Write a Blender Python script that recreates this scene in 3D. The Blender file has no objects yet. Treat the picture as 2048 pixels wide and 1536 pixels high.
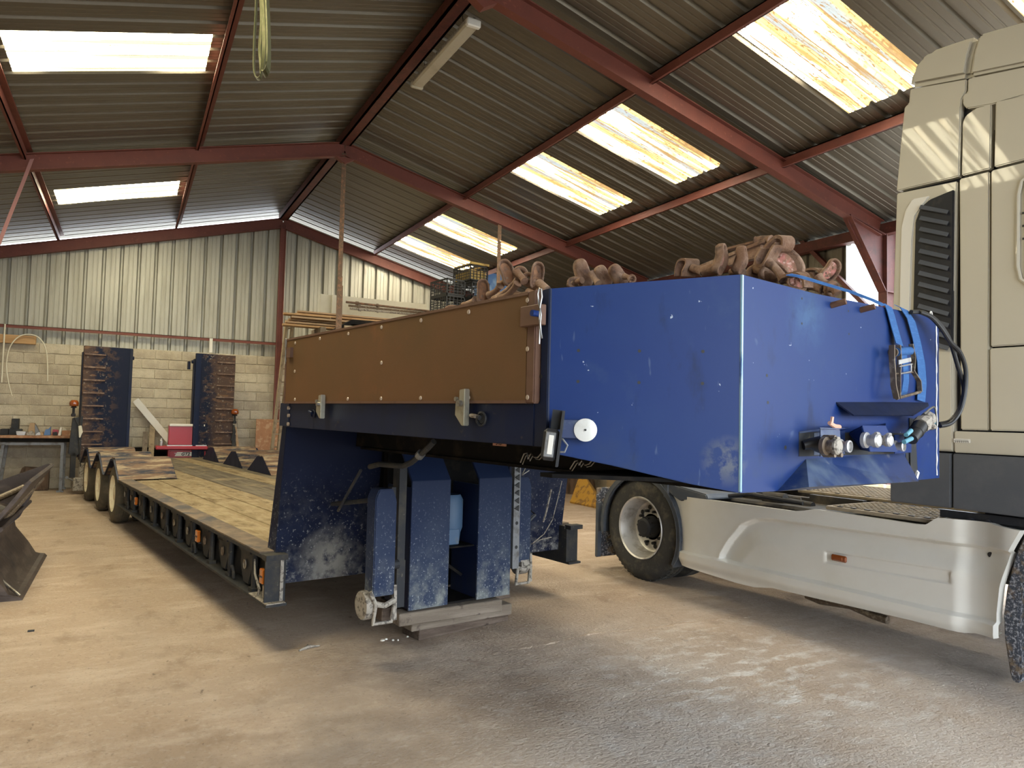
import bpy, bmesh, math, random
from mathutils import Matrix, Vector, Quaternion
random.seed(7)
PI = math.pi
SC = bpy.context.scene
COL = SC.collection

# ---------------------------------------------------------------- camera
F = 1420.0
def _ray(px, py): return Vector(((px-1024)/F, -(py-768)/F, -1.0))
_Y = _ray(257, 815).normalized()
_Z = _ray(1257, 839).cross(_Y).normalized()
if _Z.y < 0: _Z = -_Z
_X = _Y.cross(_Z)
R3 = Matrix((_X, _Y, _Z))
CAM = Vector((0, 0, 1.6))
cd = bpy.data.cameras.new('camera'); cam = bpy.data.objects.new('camera', cd); COL.objects.link(cam)
cam.matrix_world = Matrix.Translation(CAM) @ R3.to_4x4()
cd.sensor_width = 36; cd.lens = F*36/2048; cd.clip_start = .05; cd.clip_end = 300
SC.camera = cam

# ---------------------------------------------------------------- world, exposure
w = bpy.data.worlds.new('sky'); SC.world = w; w.use_nodes = True
nt = w.node_tree; bg = nt.nodes['Background']
bg.inputs[0].default_value = (.84, .92, 1.0, 1); bg.inputs[1].default_value = 1.7
SC.view_settings.view_transform = 'Standard'; SC.view_settings.look = 'None'
SC.view_settings.gamma = 1; SC.view_settings.use_curve_mapping = False
SC.view_settings.exposure = 2.45
try:
    SC.cycles.use_denoising = True; SC.cycles.max_bounces = 7; SC.cycles.diffuse_bounces = 5
    SC.cycles.glossy_bounces = 3; SC.cycles.sample_clamp_indirect = 6
except Exception: pass
SKY_EMIT = 24.0      # daylight through the translucent roof panels

# ---------------------------------------------------------------- frames and helpers
def frame(x, y, ang): return Matrix.Translation((x, y, 0)) @ Matrix.Rotation(ang, 4, 'Z')
W = Matrix.Identity(4)
T = frame(-.053, 11.287, math.atan2(-math.cos(math.radians(9)), math.sin(math.radians(9))))     # trailer: u forward, v away from the camera
K = frame(4.551, 5.587, math.atan2(-math.cos(math.radians(4.3)), math.sin(math.radians(4.3))))  # tractor unit
def seen(px, py, n, d, fr=W):
    """point of the plane n.p=d (in frame fr) that the photograph shows at px,py"""
    i = fr.inverted(); r = i.to_3x3() @ (R3 @ _ray(px, py)); c = i @ CAM; n = Vector(n)
    return c + r*((d - n.dot(c))/n.dot(r))
def atV(px, py, v, fr=T): return seen(px, py, (0, 1, 0), v, fr)
def atU(px, py, u, fr=T): return seen(px, py, (1, 0, 0), u, fr)
def atZ(px, py, z, fr=W): return seen(px, py, (0, 0, 1), z, fr)
def atY(px, py, y): return seen(px, py, (0, 1, 0), y, W)

XF = {}
def tag(o, label=None, cat=None, group=None, kind=None):
    if label: o['label'] = label
    if cat: o['category'] = cat
    if group: o['group'] = group
    if kind: o['kind'] = kind
    return o
def empty(name, M, label=None, cat=None, group=None, kind=None):
    o = bpy.data.objects.new(name, None); COL.objects.link(o); o.empty_display_size = .1
    o.matrix_world = M; XF[o.name] = M.copy()
    return tag(o, label, cat, group, kind)
class MB:
    def __init__(s, fr=W): s.b = bmesh.new(); s.fr = fr
    def poly(s, vs, fs):
        v = [s.b.verts.new(p) for p in vs]
        for f in fs:
            try: s.b.faces.new([v[i] for i in f])
            except ValueError: pass
        return v
    def box(s, x0, x1, y0, y1, z0, z1, M=None, bev=0):
        t = bmesh.new()
        vs = [t.verts.new((x, y, z)) for x in (x0, x1) for y in (y0, y1) for z in (z0, z1)]
        for f in ((0,1,3,2),(4,6,7,5),(0,4,5,1),(2,3,7,6),(0,2,6,4),(1,5,7,3)): t.faces.new([vs[i] for i in f])
        if bev: bmesh.ops.bevel(t, geom=t.edges[:], offset=bev, segments=1, affect='EDGES', clamp_overlap=True)
        if M: t.transform(M)
        s.add(t); return s
    def add(s, t):
        m = bpy.data.meshes.new('tmp'); t.to_mesh(m); t.free(); s.b.from_mesh(m); bpy.data.meshes.remove(m)
    def beam(s, p, q, w, h, up=(0,0,1), bev=0):
        """box of width w and height h running from p to q"""
        p = Vector(p); q = Vector(q); d = (q-p); L = d.length; x = d.normalized(); up = Vector(up)
        if abs(x.dot(up)) > .98: up = Vector((0,1,0))
        y = up.cross(x).normalized(); z = x.cross(y)
        M = Matrix((x, y, z)).transposed().to_4x4(); M.translation = p
        return s.box(0, L, -w/2, w/2, -h/2, h/2, M, bev)
    def prism(s, pts, a, b, ax='y', bev=0):
        """outline pts extruded along axis ax from a to b"""
        f = {'y': lambda p, t: (p[0], t, p[1]), 'x': lambda p, t: (t, p[0], p[1]), 'z': lambda p, t: (p[0], p[1], t)}[ax]
        t = bmesh.new(); n = len(pts)
        A = [t.verts.new(f(p, a)) for p in pts]; B = [t.verts.new(f(p, b)) for p in pts]
        t.faces.new(A); t.faces.new(B[::-1])
        for i in range(n): t.faces.new([A[i], B[i], B[(i+1) % n], A[(i+1) % n]])
        bmesh.ops.recalc_face_normals(t, faces=t.faces[:])
        if bev: bmesh.ops.bevel(t, geom=t.edges[:], offset=bev, segments=2, affect='EDGES', clamp_overlap=True)
        s.add(t); return s
    def plate(s, c, th, bev=0):
        """flat polygon through corners c, given a thickness"""
        c = [Vector(p) for p in c]; n = (c[1]-c[0]).cross(c[-1]-c[0]).normalized()*th
        k = len(c); t = bmesh.new()
        A = [t.verts.new(p) for p in c]; B = [t.verts.new(p+n) for p in c]
        t.faces.new(A); t.faces.new(B[::-1])
        for i in range(k): t.faces.new([A[i], B[i], B[(i+1) % k], A[(i+1) % k]])
        bmesh.ops.recalc_face_normals(t, faces=t.faces[:])
        if bev: bmesh.ops.bevel(t, geom=t.edges[:], offset=bev, segments=2, affect='EDGES', clamp_overlap=True)
        s.add(t); return s
    def tube(s, pts, r, n=8, closed=False, flat=1.0):
        pts = [Vector(p) for p in pts]; N = len(pts); rs = r if isinstance(r, (list, tuple)) else [r]*N
        rings = []; prev = None
        for i, p in enumerate(pts):
            a = pts[i-1] if (i or closed) else p; b = pts[(i+1) % N] if (i < N-1 or closed) else p
            d = (b-a).normalized()
            if prev is None:
                e = d.cross(Vector((0,0,1)));
                if e.length < .1: e = d.cross(Vector((0,1,0)))
            else: e = prev - d*prev.dot(d)
            e.normalize(); prev = e; g = d.cross(e)
            rings.append([s.b.verts.new(p + rs[i]*(e*math.cos(2*PI*k/n) + g*flat*math.sin(2*PI*k/n))) for k in range(n)])
        for i in range(N if closed else N-1):
            A, B = rings[i], rings[(i+1) % N]
            for k in range(n):
                try: s.b.faces.new([A[k], A[(k+1) % n], B[(k+1) % n], B[k]])
                except ValueError: pass
        if not closed:
            s.b.faces.new(rings[0][::-1]); s.b.faces.new(rings[-1])
        return s
    def cyl(s, p, q, r, n=16, r2=None): return s.tube([p, q], [r, r if r2 is None else r2], n)
    def lathe(s, prof, M, n=32):
        """prof: (radius, offset along axis) ; M places the axis (local z)"""
        rings = []
        for r, h in prof:
            if r < 1e-5: rings.append([s.b.verts.new(M @ Vector((0,0,h)))])
            else: rings.append([s.b.verts.new(M @ Vector((r*math.cos(2*PI*k/n), r*math.sin(2*PI*k/n), h))) for k in range(n)])
        for A, B in zip(rings, rings[1:]):
            for k in range(n):
                f = [A[k % len(A)], A[(k+1) % len(A)], B[(k+1) % len(B)], B[k % len(B)]]
                f = list(dict.fromkeys(f))
                if len(f) > 2:
                    try: s.b.faces.new(f)
                    except ValueError: pass
        return s
    def strip(s, pts, wvec, th, wv2=None):
        """band: centre line pts, half-width vector wvec"""
        pts = [Vector(p) for p in pts]; wvec = Vector(wvec); N = len(pts); row = []
        for i, p in enumerate(pts):
            d = (pts[min(i+1, N-1)]-pts[max(i-1, 0)]).normalized(); n = d.cross(wvec).normalized()*th
            row.append([s.b.verts.new(q) for q in (p-wvec-n, p+wvec-n, p+wvec+n, p-wvec+n)])
        for A, B in zip(row, row[1:]):
            for k in range(4): s.b.faces.new([A[k], A[(k+1)%4], B[(k+1)%4], B[k]])
        s.b.faces.new(row[0][::-1]); s.b.faces.new(row[-1]); return s
    def obj(s, name, m, parent=None, smooth=30, label=None, cat=None, group=None, kind=None, recalc=True):
        if recalc: bmesh.ops.recalc_face_normals(s.b, faces=s.b.faces[:])
        me = bpy.data.meshes.new(name)
        if parent is not None:
            s.b.transform(XF[parent.name].inverted() @ s.fr); Mw = XF[parent.name].copy(); loc = Matrix.Identity(4)
        else:
            vs = [v.co for v in s.b.verts]
            lo = Vector([min(v[i] for v in vs) for i in range(3)]); hi = Vector([max(v[i] for v in vs) for i in range(3)])
            base = Vector(((lo.x+hi.x)/2, (lo.y+hi.y)/2, lo.z))
            s.b.transform(Matrix.Translation(-base)); loc = s.fr @ Matrix.Translation(base); Mw = loc.copy()
        s.b.to_mesh(me); s.b.free()
        if smooth:
            me.shade_smooth() if hasattr(me, 'shade_smooth') else None
            me.set_sharp_from_angle(angle=math.radians(smooth))
        me.materials.append(m)
        o = bpy.data.objects.new(name, me); COL.objects.link(o)
        if parent is not None: o.parent = parent
        else: o.matrix_world = loc
        XF[o.name] = Mw
        return tag(o, label, cat, group, kind)
def copy_at(src, M, parent=None, label=None):
    """copy of one object (mesh data shared); M = its local matrix"""
    c = src.copy(); COL.objects.link(c); c.matrix_basis = M
    if parent is not None: c.parent = parent
    if label: c['label'] = label
    return c
def copy_tree(src, D, label=None):
    """copy of a top-level thing with its parts, moved by world matrix D"""
    c = src.copy(); COL.objects.link(c); c.matrix_world = D @ XF[src.name]; XF[c.name] = D @ XF[src.name]
    if label: c['label'] = label
    for ch in [o for o in COL.objects if o.parent == src]:
        d = ch.copy(); COL.objects.link(d); d.parent = c; d.matrix_basis = ch.matrix_basis.copy()
        for g in [o for o in COL.objects if o.parent == ch]:
            e = g.copy(); COL.objects.link(e); e.parent = d; e.matrix_basis = g.matrix_basis.copy()
    return c

# ---------------------------------------------------------------- materials
def mat(name, col, rough=.6, metal=0, layers=(), bump=None, spec=.5, coat=0, emit=None):
    """layers: dict(c=colour, s=scale, d=detail, lo, hi, st=stretch, z=(z0,z1) fade over height, at=(x,y,z,r0,r1), a=amount, r=roughness there)"""
    m = bpy.data.materials.new(name); m.use_nodes = True; t = m.node_tree; B = t.nodes['Principled BSDF']
    def N(ty, **k):
        n = t.nodes.new(ty)
        for a, b in k.items(): setattr(n, a, b)
        return n
    L = t.links.new
    tc = N('ShaderNodeTexCoord').outputs['Object']
    def math_(op, a, b=None, clamp=False):
        n = N('ShaderNodeMath', operation=op, use_clamp=clamp)
        for i, x in enumerate((a, b)):
            if x is None: continue
            if isinstance(x, (int, float)): n.inputs[i].default_value = x
            else: L(x, n.inputs[i])
        return n.outputs[0]
    def rng(x, a, b):
        n = N('ShaderNodeMapRange'); L(x, n.inputs[0]); n.inputs[1].default_value = a; n.inputs[2].default_value = b; return n.outputs[0]
    def noise(s, d, st, seed=0, ty='n'):
        mp = N('ShaderNodeMapping'); mp.inputs['Scale'].default_value = st; mp.inputs['Location'].default_value = (seed*3.1, seed*1.7, seed*2.3)
        L(tc, mp.inputs[0])
        if ty == 'v':
            n = N('ShaderNodeTexVoronoi'); n.inputs['Scale'].default_value = s; L(mp.outputs[0], n.inputs['Vector']); return n.outputs['Distance']
        n = N('ShaderNodeTexNoise'); n.inputs['Scale'].default_value = s; n.inputs['Detail'].default_value = d
        n.inputs['Roughness'].default_value = .62; L(mp.outputs[0], n.inputs['Vector']); return n.outputs['Fac']
    cur = None; rcur = None
    sep = None
    for i, l in enumerate(layers):
        f = noise(l.get('s', 5), l.get('d', 5), l.get('st', (1,1,1)), l.get('seed', i+1), l.get('ty', 'n'))
        f = rng(f, l.get('lo', .45), l.get('hi', .6))
        if 'z' in l:
            if sep is None: sep = N('ShaderNodeSeparateXYZ'); L(tc, sep.inputs[0])
            f = math_('MULTIPLY', f, rng(sep.outputs[l.get('ax', 2)], *l['z']))
        if 'at' in l:
            x, y, z, r0, r1 = l['at']; v = N('ShaderNodeVectorMath', operation='DISTANCE'); L(tc, v.inputs[0]); v.inputs[1].default_value = (x, y, z)
            f = math_('MULTIPLY', f, rng(v.outputs['Value'], r1, r0))
        f = math_('MULTIPLY', f, l.get('a', 1.0), True)
        mx = N('ShaderNodeMix', data_type='RGBA'); L(f, mx.inputs[0])
        if cur is None: mx.inputs[6].default_value = (*col, 1)
        else: L(cur, mx.inputs[6])
        mx.inputs[7].default_value = (*l['c'], 1); cur = mx.outputs[2]
        if 'r' in l:
            mr = N('ShaderNodeMix'); L(f, mr.inputs[0])
            if rcur is None: mr.inputs[2].default_value = rough
            else: L(rcur, mr.inputs[2])
            mr.inputs[3].default_value = l['r']; rcur = mr.outputs[0]
    B.inputs['Base Color'].default_value = (*col, 1)
    if cur is not None: L(cur, B.inputs['Base Color'])
    B.inputs['Roughness'].default_value = rough
    if rcur is not None: L(rcur, B.inputs['Roughness'])
    B.inputs['Metallic'].default_value = metal; B.inputs['Specular IOR Level'].default_value = spec
    B.inputs['Coat Weight'].default_value = coat
    if bump:
        s, d, st, k = bump[:4]; f = noise(s, d, st, 9); b = N('ShaderNodeBump'); b.inputs['Strength'].default_value = k
        b.inputs['Distance'].default_value = bump[4] if len(bump) > 4 else .02; L(f, b.inputs['Height']); L(b.outputs[0], B.inputs['Normal'])
    if emit:
        if cur is not None: L(cur, B.inputs['Emission Color'])
        else: B.inputs['Emission Color'].default_value = (*col, 1)
        B.inputs['Emission Strength'].default_value = emit
    return m

M = {}
M['roof'] = mat('roof_sheet_metal', (.155,.138,.108), .40, .55, [dict(c=(.115,.098,.074), s=1.5, lo=.4, hi=.7, st=(.3,1.5,1), a=.7)], spec=.6)
M['clad'] = mat('wall_cladding', (0.3588,0.3510,0.2964), .45, .25, [dict(c=(0.2184,0.2028,0.1560), s=2.2, lo=.45, hi=.7, st=(3,1,.25), a=.7), dict(c=(0.4680,0.4524,0.3900), s=6, lo=.6, hi=.75, st=(4,1,.2), a=.5)])
M['red'] = mat('red_oxide_steel', (0.1485,0.0405,0.0270), .6, .1, [dict(c=(0.1080,0.0315,0.0225), s=4, lo=.45, hi=.7, a=.8), dict(c=(0.2700,0.0900,0.0540), s=22, lo=.62, hi=.7, a=.6)])
M['reddark'] = mat('dark_red_oxide_steel', (.12,.035,.028), .6, .1, [dict(c=(.07,.025,.02), s=6, lo=.45, hi=.7), dict(c=(.28,.09,.05), s=15, lo=.6, hi=.7, a=.6)])
M['rustbar'] = mat('rusty_flat_bar', (.13,.085,.055), .8, .3, [dict(c=(.22,.12,.07), s=20, lo=.5, hi=.6)])
M['block'] = mat('concrete_block', (0.4576,0.4004,0.3036), .95, 0, [dict(c=(0.2904,0.2464,0.1848), s=3, lo=.4, hi=.65), dict(c=(0.5280,0.4752,0.3696), s=9, lo=.58, hi=.7, a=.8), dict(c=(0.1936,0.1672,0.1320), s=40, lo=.6, hi=.7, a=.6)], bump=(60, 6, (1,1,1), .6))
M['block2'] = mat('pale_concrete_block', (0.5104,0.4576,0.3520), .95, 0, [dict(c=(0.3344,0.2816,0.2112), s=4, lo=.4, hi=.65), dict(c=(0.2112,0.1760,0.1408), s=40, lo=.62, hi=.7, a=.5)], bump=(60, 6, (1,1,1), .6))
M['mortar'] = mat('mortar', (.52,.47,.36), .95, 0, [dict(c=(.30,.26,.2), s=8, lo=.4, hi=.7)], bump=(30, 6, (1,1,1), .5))
M['floor'] = mat('concrete_floor', (.49,.385,.292), .85, 0, [
    dict(c=(.45,.33,.23), s=.7, d=9, lo=.40, hi=.66, st=(1,1.6,1), a=.7),
    dict(c=(.62,.51,.405), s=1.8, d=9, lo=.50, hi=.66, st=(1,2.4,1), a=.75),
    dict(c=(.27,.185,.12), s=2.8, d=10, lo=.55, hi=.72, st=(1.6,.8,1), a=.5),
    dict(c=(.58,.49,.40), s=26, d=6, lo=.54, hi=.68, a=.55), dict(c=(.26,.19,.14), s=48, d=5, lo=.58, hi=.68, a=.5),
    dict(c=(.11,.085,.065), s=11, d=7, lo=.66, hi=.72, st=(1.5,.7,1), a=.7),
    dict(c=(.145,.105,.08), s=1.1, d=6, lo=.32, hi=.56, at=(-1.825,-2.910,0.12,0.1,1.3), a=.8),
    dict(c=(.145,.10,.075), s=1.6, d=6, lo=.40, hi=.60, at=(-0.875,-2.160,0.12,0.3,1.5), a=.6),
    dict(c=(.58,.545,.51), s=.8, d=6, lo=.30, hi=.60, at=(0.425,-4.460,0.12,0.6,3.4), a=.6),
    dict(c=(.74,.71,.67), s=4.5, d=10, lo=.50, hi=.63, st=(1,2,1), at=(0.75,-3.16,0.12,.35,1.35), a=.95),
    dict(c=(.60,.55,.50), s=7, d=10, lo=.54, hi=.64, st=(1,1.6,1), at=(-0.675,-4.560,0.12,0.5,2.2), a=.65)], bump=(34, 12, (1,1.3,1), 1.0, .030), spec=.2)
M['blue'] = mat('blue_paint', (.0055,.023,.118), .42, 0, [
    dict(c=(.009,.027,.105), s=.9, d=5, lo=.35, hi=.75, a=.7),
    dict(c=(.013,.036,.125), s=1.6, d=6, lo=.45, hi=.7, a=.6, r=.5),
    dict(c=(.035,.065,.135), s=3.5, d=6, lo=.62, hi=.8, a=.5, r=.55),
    dict(c=(.003,.010,.045), s=7, d=8, lo=.58, hi=.70, st=(1,1,.4), a=.6),
    dict(c=(.40,.44,.50), s=24, d=3, lo=.715, hi=.735, a=.85),
    dict(c=(.04,.09,.19), s=9, d=7, lo=.36, hi=.60, at=(9.623,.93,2.03,.02,.17), a=.75, r=.5),
    dict(c=(.12,.13,.15), s=16, d=8, lo=.46, hi=.56, at=(9.60,.45,1.46,.03,.10), a=.8, r=.8),
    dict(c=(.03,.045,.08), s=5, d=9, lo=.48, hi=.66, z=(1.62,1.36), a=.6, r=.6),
    dict(c=(.12,.16,.24), s=60, d=2, lo=.70, hi=.76, st=(1,.15,.15), a=.3)], coat=0, spec=.2, bump=(3, 2, (1,1,1), .04))
M['edgeblue'] = mat('painted_edge_highlight', (0.2000,0.3360,0.4160), .25, .3, [dict(c=(0.0400,0.0960,0.2400), s=12, lo=.55, hi=.65, st=(1,1,.3))], coat=.5)  # specular line along the box corner, painted in as a pale blue
M['bracketblue'] = mat('bracket_blue', (0.0180,0.0330,0.0960), .5, 0, [dict(c=(0.0600,0.0840,0.1320), s=14, lo=.5, hi=.65)])
M['blueworn'] = mat('scraped_blue_paint', (0.0121,0.0303,0.1100), .45, 0, [
    dict(c=(0.1100,0.1485,0.1980), s=3.5, d=6, lo=.5, hi=.68, st=(1,1,.5), a=.75, r=.6),
    dict(c=(0.2475,0.2420,0.2200), s=7, d=7, lo=.60, hi=.70, a=.7), dict(c=(0.0165,0.0165,0.0165), s=9, d=6, lo=.55, hi=.62, z=(1.40,1.34), a=.95)], coat=.15)
M['navy'] = mat('dark_navy_paint', (0.0067,0.0121,0.0372), .42, 0, [dict(c=(0.0203,0.0237,0.0338), s=4, lo=.45, hi=.7, st=(1,1,.4), a=.8, r=.6), dict(c=(0.0810,0.0608,0.0405), s=12, lo=.66, hi=.74, a=.5)], spec=0.15)
M['navydirt'] = mat('navy_paint_with_splashed_mud', (0.0043,0.0069,0.0221), .55, 0, [
    dict(c=(0.0184,0.0263,0.0580), s=2.5, lo=.4, hi=.7, a=.8, z=(1.35,.7)),
    dict(c=(0.0738,0.0764,0.0843), s=9, d=8, lo=.48, hi=.66, a=.6, z=(1.15,.6)),
    dict(c=(0.2213,0.2213,0.2213), s=46, d=3, lo=.60, hi=.66, z=(1.25,.5), a=.9, r=.9),
    dict(c=(0.2319,0.2213,0.1950), s=11, d=9, lo=.36, hi=.54, at=(6.25,.40,.54,.06,.27), a=.9, r=.95), dict(c=(0.2108,0.2108,0.2003), s=16, d=8, lo=.5, hi=.6, z=(.66,.42), a=.6, r=.95)], spec=0.12)
M['legpaint'] = mat('blue_leg_paint', (0.0122,0.0220,0.0581), .52, 0, [
    dict(c=(0.0551,0.0704,0.0979), s=3, d=7, lo=.35, hi=.7, a=.8, z=(1.2,.4)),
    dict(c=(0.3060,0.3244,0.3488), s=60, d=3, lo=.60, hi=.67, z=(1.15,.30), a=.9, r=.9),
    dict(c=(0.2448,0.2570,0.2326), s=9, d=7, lo=.46, hi=.66, z=(.72,.30), a=.7, r=.9)], spec=0.15)
M['black'] = mat('black_grimy_steel', (0.0058,0.0053,0.0053), .7, .1, [dict(c=(0.0216,0.0168,0.0120), s=7, lo=.5, hi=.7)], spec=0.1)
M['gunmetal'] = mat('dark_grey_steel', (0.0304,0.0318,0.0351), .6, .2, [dict(c=(0.0608,0.0540,0.0439), s=8, lo=.5, hi=.7), dict(c=(0.1620,0.1418,0.1080), s=25, lo=.64, hi=.7, a=.5)], spec=0.2)
M['ramp'] = mat('rust_worn_ramp', (0.0104,0.0144,0.0320), .75, .05, [
    dict(c=(0.0760,0.0496,0.0400), s=5, d=11, lo=.30, hi=.50, a=.95, ax=1, z=(.16,-.02)),
    dict(c=(0.0760,0.0496,0.0400), s=7, d=11, lo=.50, hi=.58, a=.9, ax=1, z=(.58,.30)),
    dict(c=(0.1600,0.0920,0.0560), s=8, d=10, lo=.54, hi=.64, st=(1,.6,2), a=.8, ax=1, z=(.32,.15)),
    dict(c=(0.2400,0.2160,0.1840), s=22, d=6, lo=.62, hi=.68, a=.8, ax=1, z=(.52,.25))], spec=0.15)
M['ramp2'] = mat('rust_worn_ramp_right', (0.0104,0.0144,0.0320), .75, .05, [
    dict(c=(0.0760,0.0496,0.0400), s=5, d=11, lo=.30, hi=.50, a=.95, ax=1, z=(2.12,2.30)),
    dict(c=(0.0760,0.0496,0.0400), s=7, d=11, lo=.52, hi=.60, a=.9, ax=1, z=(1.95,2.1)),
    dict(c=(0.1600,0.0920,0.0560), s=8, d=10, lo=.54, hi=.64, st=(1,.6,2), a=.8, ax=1, z=(1.98,2.2)),
    dict(c=(0.2400,0.2160,0.1840), s=22, d=6, lo=.60, hi=.66, a=.8, ax=1, z=(1.92,2.1))], spec=0.15)
M['hump'] = mat('worn_fender_plate', (0.0150,0.0188,0.0338), .7, .15, [
    dict(c=(0.1650,0.0975,0.0562), s=4, d=9, lo=.42, hi=.55, st=(3,.6,1), a=.95), dict(c=(0.3450,0.2700,0.1650), s=7, d=9, lo=.5, hi=.62, st=(3,.5,1), a=.85)])
M['plank'] = mat('dusty_deck_plank', (0.2424,0.1845,0.1054), .9, 0, [dict(c=(0.1265,0.0870,0.0474), s=3, d=9, lo=.5, hi=.66, st=(.5,3,1), a=.9), dict(c=(0.3267,0.2635,0.1634), s=4, d=9, lo=.45, hi=.6, st=(1,2,1), a=.8), dict(c=(0.0527,0.0369,0.0237), s=12, d=6, lo=.64, hi=.7, st=(.3,3,1), a=.8)], bump=(14, 8, (.4,3,1), .8), spec=0.15)
M['plank2'] = mat('bare_deck_plank', (0.1606,0.1368,0.1011), .85, 0, [dict(c=(0.0952,0.0774,0.0565), s=4, d=8, lo=.4, hi=.6, st=(.4,4,1)), dict(c=(0.2856,0.2261,0.1368), s=2.5, d=8, lo=.55, hi=.68, a=.8)], bump=(14, 6, (.4,3,1), .5), spec=0.15)
M['checker'] = mat('checker_plate', (0.1040,0.0760,0.0560), .65, .3, [dict(c=(0.2080,0.1520,0.0960), s=6, d=8, lo=.45, hi=.6, a=.8), dict(c=(0.0400,0.0400,0.0480), s=3, lo=.55, hi=.65)])
M['brown'] = mat('rusty_brown_plywood', (0.1283,0.0665,0.0304), .62, 0, [dict(c=(0.0950,0.0589,0.0266), s=1.3, d=3, lo=.4, hi=.7, a=.8), dict(c=(0.1995,0.0808,0.0333), s=3.2, d=8, lo=.58, hi=.72, a=.55), dict(c=(0.1615,0.0902,0.0285), s=2, d=5, lo=.5, hi=.7, z=(1.98,2.08), a=.7)], bump=(300, 3, (1,1,1), .15), spec=0.1)
M['brownedge'] = mat('rust_brown_steel_trim', (.105,.050,.028), .65, .1, [dict(c=(.08,.035,.02), s=12, lo=.5, hi=.65)])
M['brownedge2'] = mat('worn_brown_cleat', (.12,.075,.058), .7, .2, [dict(c=(.24,.17,.13), s=14, lo=.5, hi=.65)])
M['zinc'] = mat('zinc_plated_steel', (0.3850,0.3640,0.2940), .35, .8, [dict(c=(0.2100,0.1820,0.1260), s=18, lo=.5, hi=.7, a=.7)])
M['steel'] = mat('bare_steel', (0.2940,0.2870,0.2730), .35, .9, [dict(c=(0.1400,0.1050,0.0700), s=18, lo=.52, hi=.66, a=.8)])
M['alu'] = mat('cast_aluminium', (0.4650,0.4575,0.4500), .4, .6, [dict(c=(0.3000,0.2775,0.2475), s=30, lo=.5, hi=.7, a=.6)])
M['rivet'] = mat('rivet_heads', (0.4340,0.3500,0.2800), .4, .5)
M['white_r'] = mat('white_reflector', (0.6000,0.6000,0.5700), .3, 0, [dict(c=(0.4500,0.4350,0.3750), s=20, lo=.5, hi=.7, a=.6)], coat=.6)
M['amber'] = mat('amber_plastic', (0.3600,0.0960,0.0090), .25, 0, [dict(c=(0.4800,0.2520,0.0720), s=30, lo=.6, hi=.7, a=.6)], coat=.5)
M['amberlamp'] = mat('amber_lamp_lens', (.22,.05,.008), .15, 0, coat=1)
M['tyre'] = mat('tyre_rubber', (0.0252,0.0243,0.0225), .8, 0, [dict(c=(0.0900,0.0765,0.0540), s=7, d=8, lo=.5, hi=.66, a=.8), dict(c=(0.1980,0.1800,0.1530), s=30, lo=.66, hi=.75, a=.5)], bump=(40, 5, (1,1,1), .25))
M['tyredust'] = mat('dusty_tyre_rubber', (0.0765,0.0648,0.0450), .9, 0, [dict(c=(0.1440,0.1170,0.0765), s=7, d=8, lo=.45, hi=.66, a=.8)])
M['cream'] = mat('cream_wheel_paint', (0.7800,0.7200,0.5200), .6, 0, [dict(c=(0.5000,0.3400,0.2200), s=9, lo=.5, hi=.7, a=.8)])
M['rim'] = mat('silver_wheel_rim', (.50,.48,.45), .42, .4, [dict(c=(.20,.17,.13), s=8, lo=.5, hi=.7, a=.7)])
M['cab'] = mat('pearl_beige_paint', (.45,.415,.335), .5, .04, [dict(c=(.43,.395,.315), s=2, lo=.45, hi=.7, a=.6)], coat=.2)
M['fair'] = mat('silver_beige_paint', (.66,.64,.585), .36, .12, [dict(c=(.60,.57,.49), s=2, lo=.45, hi=.7, a=.6)], coat=.4)
M['grey'] = mat('grey_plastic', (.085,.088,.095), .55, 0, [dict(c=(.11,.11,.115), s=6, lo=.5, hi=.7, a=.6)], spec=0.25)
M['dkgrey'] = mat('dark_plastic', (0.0210,0.0210,0.0238), .6, 0, [dict(c=(0.0420,0.0385,0.0350), s=10, lo=.55, hi=.7, a=.7)], spec=0.2)
M['mudguard'] = mat('slate_plastic_mudguard', (0.0480,0.0576,0.0760), .6, 0, [dict(c=(0.0960,0.1000,0.1040), s=7, lo=.45, hi=.7, a=.8)])
M['flap'] = mat('muddy_bristle_flap', (.05,.055,.07), .95, 0, [dict(c=(.30,.30,.32), s=50, d=3, lo=.5, hi=.6), dict(c=(.22,.15,.08), s=9, lo=.5, hi=.6, a=.7)], bump=(60, 6, (1,1,1), 1))
M['grate'] = mat('dusty_catwalk_grating', (0.2400,0.1960,0.1360), .85, .1, [dict(c=(0.1280,0.1040,0.0760), s=12, lo=.5, hi=.65)])
M['chassis'] = mat('dusty_black_chassis', (0.0245,0.0224,0.0210), .8, .1, [dict(c=(0.0980,0.0770,0.0525), s=6, lo=.5, hi=.7, a=.8)])
M['chain'] = mat('rusty_forged_steel', (0.1800,0.0960,0.0560), .82, .15, [dict(c=(0.2880,0.1880,0.1280), s=9, lo=.45, hi=.65), dict(c=(0.0720,0.0400,0.0280), s=14, lo=.55, hi=.68)], bump=(60, 5, (1,1,1), .35))
M['chainin'] = mat('red_primer_inside', (.42,.16,.13), .9, 0, [dict(c=(.22,.12,.075), s=26, d=8, lo=.42, hi=.58), dict(c=(.55,.36,.30), s=60, lo=.55, hi=.65, a=.8)])
M['chainin2'] = mat('orange_rust_inside', (.26,.13,.065), .9, 0, [dict(c=(.12,.065,.04), s=22, lo=.45, hi=.6)])
M['strap'] = mat('blue_ratchet_webbing', (0.0150,0.0810,0.2400), .75, 0, [dict(c=(0.0300,0.1200,0.3000), s=60, lo=.5, hi=.6, st=(.3,.3,2), a=.6)])
M['hose'] = mat('black_rubber_hose', (0.0132,0.0132,0.0144), .45)
M['cyanhose'] = mat('light_blue_hose', (0.1200,0.3120,0.3960), .4)
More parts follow.
